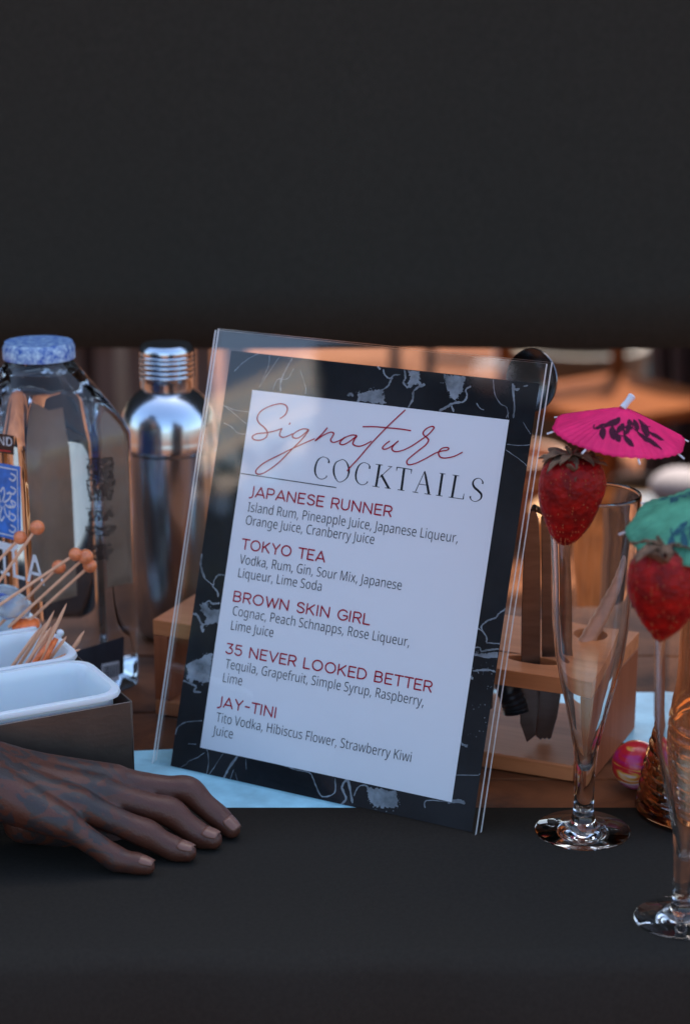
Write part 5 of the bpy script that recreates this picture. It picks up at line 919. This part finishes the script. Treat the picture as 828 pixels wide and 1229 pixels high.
# wrapped sweets in the back tub
def lump(name, px, py, y, r, m, label, cat, sq, seed):
    c = at(px, py, y); v, f = sphere_vf((0, 0, 0), r, 22, 14, sq)
    v = [Vector(p) * (1 + .28 * noise.noise(Vector(p) * 140 + Vector((seed, 0, 0)))) for p in v]
    return finish(mesh(name, v, f, m, None, c), label, cat)
lump('orange_sweet', 30, 750, .105, .0085, M['orange_plastic'], 'orange wrapped sweet at the rim of the back tub', 'sweet', (1.3, 1, .6), 1)
lump('blue_sweet', 2, 724, .125, .0085, M['blue_plastic'], 'blue wrapped sweet in the back tub at the left edge', 'sweet', (1.1, 1, .8), 2)
lump('clear_wrapper', 16, 728, .110, .011, M['clear_wrap'], 'crumpled clear wrapper between the blue sweet and the picks', 'wrapper', (1.2, 1, .8), 3)
lump('clear_wrapper', 3, 712, .135, .009, M['clear_wrap'], 'crumpled clear wrapper behind the blue sweet at the left edge', 'wrapper', (1.2, 1, .7), 4)

# ================================================================== FLUTES
def flute(label, x, y, s, kind='a'):
    t = thing('champagne_flute', (x, y, .0022), label, 'glass', 'stemmed cocktail flutes')
    outer = [(.0300, .0000), (.0302, .0008), (.0290, .0016), (.018, .0030), (.0085, .0062), (.0066, .0120), (.0062, .0235), (.0065, .0403), (.0078, .057), (.0102, .0683), (.0137, .0852), (.0177, .1014), (.0211, .1177), (.0236, .1396), (.0250, .1717), (.0268, .200), (.0276, .2200), (.0274, .2212), (.0268, .2216)]
    inner = [(.0264, .2208), (.0262, .2190), (.0254, .200), (.0236, .1717), (.0222, .1396), (.0196, .1177), (.0161, .1014), (.0121, .0852), (.0085, .0683), (.0058, .057), (.0038, .047), (.0018, .0425), (0, .0415)]
    prof = [(0, 0)] + outer + inner
    o = lathe('glass_body', [(r * s, z * s) for r, z in prof], M['glass'], t, 72, angle=60)
    return t
G1 = onz(700, 1001, 0); G1x = at(715, 594, -.078).x
flute('clear stemmed flute under the pink umbrella, in front of the bamboo rack', (at(700, 950, -.078).x + at(715, 594, -.078).x) / 2, -.078, 1.0)
G2Y = -.20
zr2 = at(838, 712, G2Y).z
flute('clear stemmed flute at the right edge, under the green umbrella', at(836, 760, G2Y).x, G2Y, zr2 / .2216)

# ------------------------------------------------------------------ strawberries on the rims
def straw_mat():
    m, t, b = new_mat('strawberry_skin'); N = t.nodes; L = t.links
    tc = N.new('ShaderNodeTexCoord'); n = N.new('ShaderNodeTexNoise'); n.inputs['Scale'].default_value = 130; n.inputs['Detail'].default_value = 5
    L.new(tc.outputs['Object'], n.inputs['Vector'])
    r = N.new('ShaderNodeValToRGB'); r.color_ramp.elements[0].color = (.13, .002, .003, 1); r.color_ramp.elements[1].color = (.34, .006, .005, 1); r.color_ramp.elements[0].position = .35; r.color_ramp.elements[1].position = .7
    L.new(n.outputs[0], r.inputs[0]); L.new(r.outputs[0], b.inputs['Base Color']); b.inputs['Roughness'].default_value = .5; b.inputs['Specular IOR Level'].default_value = .2
    vo = N.new('ShaderNodeTexVoronoi'); vo.inputs['Scale'].default_value = 330; L.new(tc.outputs['Object'], vo.inputs['Vector'])
    bp = N.new('ShaderNodeBump'); bp.inputs['Strength'].default_value = .75; bp.inputs['Distance'].default_value = .0008
    L.new(vo.outputs['Distance'], bp.inputs['Height']); L.new(bp.outputs[0], b.inputs['Normal'])
    b.inputs['Subsurface Weight'].default_value = .12; b.inputs['Subsurface Scale'].default_value = .004; b.inputs['Subsurface Radius'].default_value = (1, .2, .1)
    return m
SM = straw_mat(); SEED = pmat('strawberry_seed', (.30, .085, .025), .5)
def strawberry(label, outline, y, dep, seed, leaves):
    """outline: (py, left px, right px) rows; built as a fruit with its own depth."""
    rows = smooth_path(outline, 4); c = at((outline[3][1] + outline[3][2]) / 2, outline[3][0], y)
    t = thing('strawberry', c, label, 'strawberry', 'strawberries on the glass rims')
    V, F = [], []; n = 40
    rr = random.Random(seed)
    for i, (py, l, r_) in enumerate(rows):
        a, b = at(l, py, y), at(r_, py, y); m_ = (a + b) / 2 - c; hw = (b - a).length / 2
        for k in range(n):
            an = 2 * math.pi * k / n; p = Vector((m_.x + hw * math.cos(an), m_.y + hw * dep * math.sin(an), m_.z))
            p *= 1 + .020 * noise.noise(p * 110 + Vector((seed, 0, 0))) + .012 * noise.noise(p * 420)
            V.append(p)
    for i in range(len(rows) - 1):
        for k in range(n): F.append((i * n + k, i * n + (k + 1) % n, (i + 1) * n + (k + 1) % n, (i + 1) * n + k))
    F.append(tuple(range(n))); F.append(tuple(range((len(rows) - 1) * n, len(rows) * n)))
    o = mesh('fruit', V, F, SM, t, angle=180)
    # seeds sunk in the skin
    parts = []
    for j in range(230):
        i = rr.randrange(3, len(rows) - 2); k = rr.randrange(n); p = V[i * n + k]; q = V[(i + 1) * n + k]; nr = (V[i * n + (k + 1) % n] - V[i * n + k - 1]).cross(q - p).normalized()
        if nr.dot(Vector((p.x, p.y, 0))) < 0: nr = -nr
        parts.append(sphere_vf(p + nr * .00022, .00045, 6, 4, (.7, .7, 1.3)))
    sd_ = mesh('seeds', *merge(*parts), SEED, t); sd_['kind'] = 'stuff'
    for (pts, wmax, dy) in leaves[:3]:       # sepals: each traced mid-line with its own width, lying over the crown
        P = [at(px, py, y + dy + (q * .003)) - c for q, (px, py) in enumerate(smooth_path(pts, 5))]
        n_ = len(P); V2, F2 = [], []
        for i, p in enumerate(P):
            tt = i / (n_ - 1); d = (P[min(i + 1, n_ - 1)] - P[max(i - 1, 0)]).normalized(); sd2 = d.cross(Vector((0, -1, .25))).normalized()
            ww = 1.0 * wmax * (math.sin(math.pi * min(1, tt * .9 + .12)) ** .7) * .00050
            for s_ in (-1, -.5, 0, .5, 1):
                V2.append(p + sd2 * ww * s_ + Vector((0, -.0011 * (1 - s_ * s_), 0)) + Vector((0, .0006 * math.sin(i * 1.3 + s_ * 2), 0)))
        for i in range(n_ - 1):
            for k in range(4): F2.append((i * 5 + k, i * 5 + k + 1, (i + 1) * 5 + k + 1, (i + 1) * 5 + k))
        lf = mesh('leaf', V2, F2, M['leaf_dry'], t, angle=180); md = lf.modifiers.new('thick', 'SOLIDIFY'); md.thickness = .0005
    # crown of pointed sepals spreading over the shoulders of the fruit
    tp = at((rows[0][1] + rows[0][2]) / 2, rows[0][0], y) - c; 
    for k in range(13):
        an = 2 * math.pi * (k + rr.uniform(-.25, .25)) / 13; L_ = rr.uniform(.014, .021) * (1.15 if abs(math.cos(an)) > .6 else .95); W_ = rr.uniform(.0026, .0038); up = rr.uniform(-.001, .0045); tw = rr.uniform(-.5, .5)
        dr = Vector((math.cos(an), math.sin(an) * .85, 0)); sd2 = Vector((-math.sin(an), math.cos(an), 0)); V2, F2 = [], []
        for i in range(13):
            tt = i / 12; p = tp + dr * (L_ * tt) + Vector((0, 0, .0015 + up * math.sin(2.2 * tt) - (.0105 - up) * tt ** 1.9 + (.003 * max(0, tt - .75) * 4 * (k % 3 == 0))))
            ww = W_ * max(.02, math.sin(math.pi * min(1, .12 + .88 * tt)) ** .75); q2 = sd2 * math.cos(tw * tt) + Vector((0, 0, 1)) * math.sin(tw * tt)
            for s_ in (-1, -.5, 0, .5, 1): V2.append(p + q2 * ww * s_ + Vector((0, 0, .0009 * s_ * s_ + .00035 * math.sin(i * 1.7 + s_ * 3 + k))))
        for i in range(12):
            for j in range(4): F2.append((i * 5 + j, i * 5 + j + 1, (i + 1) * 5 + j + 1, (i + 1) * 5 + j))
        lf = mesh('leaf', V2, F2, M['leaf_dry'], t, angle=180); md = lf.modifiers.new('thick', 'SOLIDIFY'); md.thickness = .0004
    tube('stalk', [tp + Vector((0, 0, -.001)), tp + Vector((-.001, 0, .004)), tp + Vector((-.0035, 0, .0075))], [.0016, .0012, .0010], M['leaf_dry'], t, 8)
    return t, c
O1 = [(550, 672, 700), (554, 660, 714), (562, 651, 723), (578, 646.5, 726.5), (594, 645.5, 724.5), (610, 648, 718), (624, 652.5, 711), (636, 658, 703), (645, 663, 695), (651, 668, 686), (654, 672, 680)]
L1 = [([(692, 560), (672, 558), (655, 562)], 7, -.013), ([(690, 558), (680, 548), (664, 541), (657, 538)], 6, -.008), ([(688, 560), (678, 566), (674, 577)], 7.5, -.018), ([(692, 558), (704, 556), (716, 556)], 8, -.015),
      ([(695, 558), (712, 560), (722, 566), (731, 574)], 9, -.014), ([(690, 556), (692, 548), (686, 540)], 6, -.006), ([(694, 560), (702, 566), (708, 562)], 8, -.018), ([(686, 558), (676, 552), (668, 553)], 8, -.012), ([(690, 560), (700, 552), (712, 549)], 7, -.009)]
s1, c1 = strawberry('dark red strawberry on the rim of the left flute, under the pink umbrella', O1, -.098, .82, 1.3, L1)
O2 = [(660, 775, 815), (665, 765, 828), (675, 757, 838), (692, 752, 843), (708, 752, 842), (724, 757, 837), (738, 764, 830), (750, 772, 820), (760, 780, 808), (766, 785, 801), (769, 789, 797)]
L2 = [([(795, 668), (784, 672), (785, 684)], 9, -.02), ([(800, 668), (812, 672), (824, 676)], 9, -.016), ([(795, 664), (775, 660), (765, 655)], 8, -.012), ([(800, 664), (815, 658), (828, 655)], 8, -.01), ([(800, 668), (797, 676), (800, 686)], 8, -.018), ([(796, 664), (790, 656), (780, 650)], 8, -.006)]
s2, c2 = strawberry('dark red strawberry on the rim of the right-hand flute, under the green umbrella', O2, G2Y - .022, .82, 5.1, L2)

# ------------------------------------------------------------------ cocktail umbrellas
def umbrella(label, apex_px, tilt_axis, y, rad, hgt, paper, inkm, stick_to, roll, tilt, spin, seed):
    ap = at(*apex_px, y); t = thing('paper_umbrella', ap, label, 'cocktail umbrella', 'paper cocktail umbrellas')
    Rm = Matrix.Rotation(roll, 3, 'Y') @ Matrix.Rotation(tilt, 3, 'X')
    def P(th, r, off=0.0):                # r 0..1; pleated cone sagging between the ribs
        pl = math.cos(8 * (th - spin)); ple = math.cos(48 * th)
        z = -hgt * (r * .93 + .07 * r * r) - .0011 * r * (1 - pl) * .5 + .00032 * r * ple
        rr_ = rad * r * (1 - .022 * (1 - pl) * r)
        return Rm @ Vector((rr_ * math.cos(th), rr_ * math.sin(th), z + off))
    n, m_ = 288, 14; V, F = [], []
    for i in range(m_ + 1):
        for k in range(n): V.append(P(2 * math.pi * k / n, .04 + .96 * i / m_))
    for i in range(m_):
        for k in range(n): F.append((i * n + k, i * n + (k + 1) % n, (i + 1) * n + (k + 1) % n, (i + 1) * n + k))
    o = mesh('canopy', V, F, paper, t, angle=25); md = o.modifiers.new('thick', 'SOLIDIFY'); md.thickness = .00022; md.offset = -1
    # floral print following the folds
    parts = []; rr = random.Random(seed)
    def on(th, r): return P(th, r, .00022)
    def ribbon(path, ws):
        V2, F2 = [], []
        for i, (th, r) in enumerate(path):
            a = path[max(i - 1, 0)]; b = path[min(i + 1, len(path) - 1)]; dt, dr = (b[0] - a[0]) * max(r, .2), b[1] - a[1]; l = math.hypot(dt, dr) or 1
            for s_ in (-1, 0, 1): V2.append(on(th - dr / l * ws[i] * s_ / max(r, .2), r + dt / l * ws[i] * s_))
        for i in range(len(path) - 1):
            for k in range(2): F2.append((i * 3 + k, i * 3 + k + 1, (i + 1) * 3 + k + 1, (i + 1) * 3 + k))
        parts.append((V2, F2))
    for (a0, a1) in ((-2.55, -.55), (.3, 2.5)):
        path = [(a0 + (a1 - a0) * k / 40, .52 + .08 * math.sin(k * .45)) for k in range(41)]; ribbon(path, [.010] * 41)
        for k in range(3, 39, 4):
            th, r = path[k]
            for sgn in (-1, 1):
                if rr.random() < .15: continue
                dth = rr.uniform(.10, .22); L_ = rr.uniform(.17, .26) * sgn
                lp = [(th + dth * q / 12, r + L_ * q / 12) for q in range(13)]
                ribbon(lp, [.006 + .042 * math.sin(math.pi * min(1, q / 12)) ** .8 for q in range(13)])
    mesh('print', *merge(*parts), inkm, t, angle=180)
    for k in range(8):
        th = spin + k * math.pi / 4
        tube('rib', [P(th, .10, -.0009), P(th, .55, -.0009), P(th, 1.0, -.0008), P(th, 1.085, -.0006)], .00055, M['rib_pale'], t, 6)
    # stick, runner and paper-wrapped tip
    d = (stick_to - ap); dn = d.normalized()
    tube('stick', [-dn * .004, d * .5, d], .00085, M['bamboo_pick'], t, 8)
    tube('runner', [dn * (hgt * .75), dn * (hgt * .75 + .008)], .0021, M['rib_pale'], t, 10)
    tube('tip_cap', [dn * .001, -dn * .004, -dn * .0078, -dn * .0086], [.0022, .0019, .0025, .0018], M['rib_pale'], t, 10)
    return t
umbrella('magenta paper umbrella with a dark leaf print, over the left strawberry', (748, 488), None, -.085, .0405, .0172, M['pink_paper'], M['print_dark'], c1 + Vector((.004, 0, .012)), R(6.5), R(6), R(10), 2)
umbrella('green paper umbrella with faded print, over the right-hand strawberry', (838, 598), None, G2Y - .005, .0405, .0172, M['teal_paper'], M['print_blue'], c2 + Vector((.008, 0, .01)), R(-9), R(15), R(-8), 5)

# ------------------------------------------------------------------ ribbed amber jar at the right edge
jy = -.045; jc = onz(856, 975, 0); jx = at(856, 900, jy).x
def jr(r, z, a): return r * (1 + (.05 * math.sin(2 * math.pi * z / .0068 + a) if z < .068 and r > .02 else 0))
pj = [(0, .0022), (.044, .0022), (.0465, .005)]
for k in range(46): z = .006 + k * .0014; pj.append((.0465 - .012 * (z / .07) ** 1.4, z))
pj += [(.0335, .076), (.030, .088), (.0285, .105), (.0285, .140), (.0300, .143), (.0300, .148), (.0275, .149), (.0262, .146), (.0262, .105), (.0275, .09), (.031, .074), (.0375, .045), (.0425, .012), (.040, .0055), (0, .0050)]
jar = thing('ribbed_jar', (jx, jy, 0), 'amber glass jar with spiral ribs at the lower right edge', 'jar')
lathe('jar_body', pj, M['amber_glass'], jar, 72, fr=jr, angle=70)
# ------------------------------------------------------------------ wrapped candy ball
cb = at(764, 910, -.005); cr = .0165
m, t_, b_ = new_mat('swirled_candy'); N = t_.nodes; L = t_.links
tc = N.new('ShaderNodeTexCoord'); mp = N.new('ShaderNodeMapping'); mp.inputs['Scale'].default_value = (20, 20, 70); mp.inputs['Rotation'].default_value = (.5, .35, 0); L.new(tc.outputs['Object'], mp.inputs[0])
n1 = N.new('ShaderNodeTexNoise'); n1.inputs['Scale'].default_value = 1.0; n1.inputs['Detail'].default_value = 3; n1.inputs['Distortion'].default_value = 1.2; L.new(mp.outputs[0], n1.inputs['Vector'])
r = N.new('ShaderNodeValToRGB'); cr_ = r.color_ramp
cr_.elements[0].position = .36; cr_.elements[0].color = (.50, .01, .16, 1); cr_.elements[1].position = .43; cr_.elements[1].color = (.62, .015, .03, 1)
for p, c in ((.50, (.65, .02, .03)), (.54, (.80, .40, .06)), (.58, (.78, .60, .62)), (.66, (.62, .05, .22))): e = cr_.elements.new(p); e.color = (*c, 1)
L.new(n1.outputs[0], r.inputs[0]); L.new(r.outputs[0], b_.inputs['Base Color']); b_.inputs['Roughness'].default_value = .3; b_.inputs['Coat Weight'].default_value = .25
n2 = N.new('ShaderNodeTexNoise'); n2.inputs['Scale'].default_value = 160; L.new(tc.outputs['Object'], n2.inputs['Vector']); bb = N.new('ShaderNodeBump'); bb.inputs['Strength'].default_value = .5; bb.inputs['Distance'].default_value = .0008; L.new(n2.outputs[0], bb.inputs['Height']); L.new(bb.outputs[0], b_.inputs['Normal'])
v, f = sphere_vf((0, 0, 0), cr, 32, 20)
v = [Vector(p) * (1 + .03 * noise.noise(Vector(p) * 160)) for p in v]
o = mesh('candy_ball', v, f, m, None, (cb.x, cb.y, cr + .0003)); finish(o, 'shiny pink, red and yellow candy ball between the two flutes', 'candy ball')

# ================================================================== HAND
def skin_mat():
    m, t, b = new_mat('tattooed_brown_skin'); N = t.nodes; L = t.links
    tc = N.new('ShaderNodeTexCoord'); n = N.new('ShaderNodeTexNoise'); n.inputs['Scale'].default_value = 60; n.inputs['Detail'].default_value = 6; L.new(tc.outputs['Object'], n.inputs['Vector'])
    r = N.new('ShaderNodeValToRGB'); r.color_ramp.elements[0].color = (.058, .016, .008, 1); r.color_ramp.elements[1].color = (.09, .027, .014, 1); L.new(n.outputs[0], r.inputs[0])
    # tattoo: dark swirls on the back of the hand and wrist, fading before the fingers
    mp = N.new('ShaderNodeMapping'); mp.inputs['Scale'].default_value = (45, 90, 90); mp.inputs['Rotation'].default_value = (0, .35, .4); L.new(tc.outputs['Object'], mp.inputs[0])
    n2 = N.new('ShaderNodeTexNoise'); n2.inputs['Scale'].default_value = 1.0; n2.inputs['Detail'].default_value = 2.5; n2.inputs['Distortion'].default_value = 1.6; L.new(mp.outputs[0], n2.inputs['Vector'])
    r2 = N.new('ShaderNodeValToRGB'); r2.color_ramp.elements[0].position = .475; r2.color_ramp.elements[1].position = .505; L.new(n2.outputs[0], r2.inputs[0])
    sx = N.new('ShaderNodeSeparateXYZ'); L.new(tc.outputs['Object'], sx.inputs[0])
    mr = N.new('ShaderNodeMapRange'); mr.inputs['From Min'].default_value = .015; mr.inputs['From Max'].default_value = -.012; L.new(sx.outputs['X'], mr.inputs['Value'])
    mu = N.new('ShaderNodeMath'); mu.operation = 'MULTIPLY'; L.new(r2.outputs[0], mu.inputs[0]); L.new(mr.outputs[0], mu.inputs[1])
    m3 = N.new('ShaderNodeMath'); m3.operation = 'MULTIPLY'; m3.inputs[1].default_value = .85; L.new(mu.outputs[0], m3.inputs[0])
    mx = N.new('ShaderNodeMix'); mx.data_type = 'RGBA'; L.new(m3.outputs[0], mx.inputs['Factor']); L.new(r.outputs[0], mx.inputs['A']); mx.inputs['B'].default_value = (.018, .020, .022, 1)
    L.new(mx.outputs['Result'], b.inputs['Base Color']); b.inputs['Roughness'].default_value = .48; b.inputs['Subsurface Weight'].default_value = .1; b.inputs['Subsurface Scale'].default_value = .004
    vo = N.new('ShaderNodeTexVoronoi'); vo.inputs['Scale'].default_value = 650; L.new(tc.outputs['Object'], vo.inputs['Vector'])
    bp = N.new('ShaderNodeBump'); bp.inputs['Strength'].default_value = .3; bp.inputs['Distance'].default_value = .0004; L.new(vo.outputs['Distance'], bp.inputs['Height']); L.new(bp.outputs[0], b.inputs['Normal'])
    return m
ho = at(150, 940, -.085)
def hp_(px, py, y): return at(px, py, y) - ho
parts = []
def limb(pts, rad, n=16):
    q = smooth_path([(*p, r) for p, r in zip(pts, rad)], 6)
    P = [Vector(a[:3]) for a in q]; rr = [a[3] for a in q]; parts.append(tube_vf(P, rr, n)); parts.append(sphere_vf(P[0], rr[0], n, 10)); parts.append(sphere_vf(P[-1], rr[-1], n, 10))
MC = [(138, 938), (118, 950), (96, 966), (76, 986)]
FG = [([(138, 938, -.082), (180, 944, -.078), (226, 950, -.078), (262, 980, -.084), (278, 1000, -.090)], [.0108, .0092, .0088, .0076, .0066]),
      ([(118, 952, -.100), (160, 962, -.098), (204, 976, -.098), (240, 1008, -.102), (256, 1030, -.106)], [.0112, .0096, .0092, .0080, .0069]),
      ([(96, 968, -.118), (138, 984, -.118), (176, 1002, -.118), (210, 1036, -.121), (226, 1056, -.124)], [.0108, .0092, .0088, .0077, .0066]),
      ([(76, 988, -.136), (110, 1010, -.137), (140, 1032, -.138), (166, 1060, -.140), (178, 1076, -.142)], [.0098, .0082, .0077, .0068, .0058])]
wr = (-60, 950, -.125)
NAILS = []
for pts, rad in FG:
    P = [hp_(*p) for p in pts]
    for p, r_ in zip(P, rad): p.z = max(p.z, .0022 + r_ * .97 - ho.z)
    a, b, c, d, e = P
    limb([a, a.lerp(b, .6), b.lerp(c, .45), c + Vector((0, 0, .0008)), c.lerp(d, .5), d, d.lerp(e, .6), e], [rad[0], rad[1] * .98, rad[1] * .93, rad[2] * 1.06, rad[2] * .90, rad[3] * 1.03, rad[3] * .90, rad[4] * .92])
    NAILS.append((d, e, rad[4]))
    limb([P[0], hp_(20 + (pts[0][0] - 100) * .35, (pts[0][1] + 925) / 2, (pts[0][2] - .115) / 2), hp_(-50, 920 + (pts[0][1] - 960) * .35, -.118 + (pts[0][2] + .11) * .4)], [rad[0] * 1.05, .0165, .0195])
limb([hp_(30, 985, -.105), hp_(100, 1000, -.09), hp_(150, 1012, -.082), hp_(185, 1012, -.070)], [.014, .011, .0095, .0078])   # thumb tucked under
limb([hp_(-40, 930, -.118), hp_(-120, 930, -.14), hp_(-260, 935, -.18), hp_(-420, 945, -.23)], [.024, .0255, .031, .037])
limb([hp_(-40, 960, -.100), hp_(-120, 962, -.12), hp_(-260, 965, -.16)], [.0215, .0235, .029])
v, f = merge(*parts)
v = [Vector(p) for p in v]
o = mesh('person', v, f, skin_mat(), None, ho, angle=180)
md = o.modifiers.new('join', 'REMESH'); md.mode = 'VOXEL'; md.voxel_size = .0016; md.use_smooth_shade = True
md = o.modifiers.new('smooth', 'SMOOTH'); md.factor = .5; md.iterations = 5
nm_ = pmat('fingernail', (.17, .075, .05), 0.3)
for d, e, r_ in NAILS:
    f_ = (e - d).normalized(); s_ = f_.cross(Vector((0, -.25, 1))).normalized(); u_ = s_.cross(f_).normalized(); V, F = [], []
    for i in range(7):
        for k in range(7):
            a = (k / 6 - .5) * 1.7; tt = i / 6; wd = 1 - .35 * abs(tt - .45) ** 2 * 2
            V.append(e + f_ * (-.0055 + .0095 * tt) + (s_ * math.sin(a * wd) + u_ * math.cos(a * wd)) * (r_ * .93 + .0005 - .0012 * tt * tt))
    for i in range(6):
        for k in range(6): F.append((i * 7 + k, i * 7 + k + 1, (i + 1) * 7 + k + 1, (i + 1) * 7 + k))
    q = mesh('fingernail', V, F, nm_, o, angle=80); mq = q.modifiers.new('t', 'SOLIDIFY'); mq.thickness = .0008; mq.offset = 0
finish(o, 'tattooed brown hand and forearm reaching in from the left, fingers bent at the menu foot', 'person')
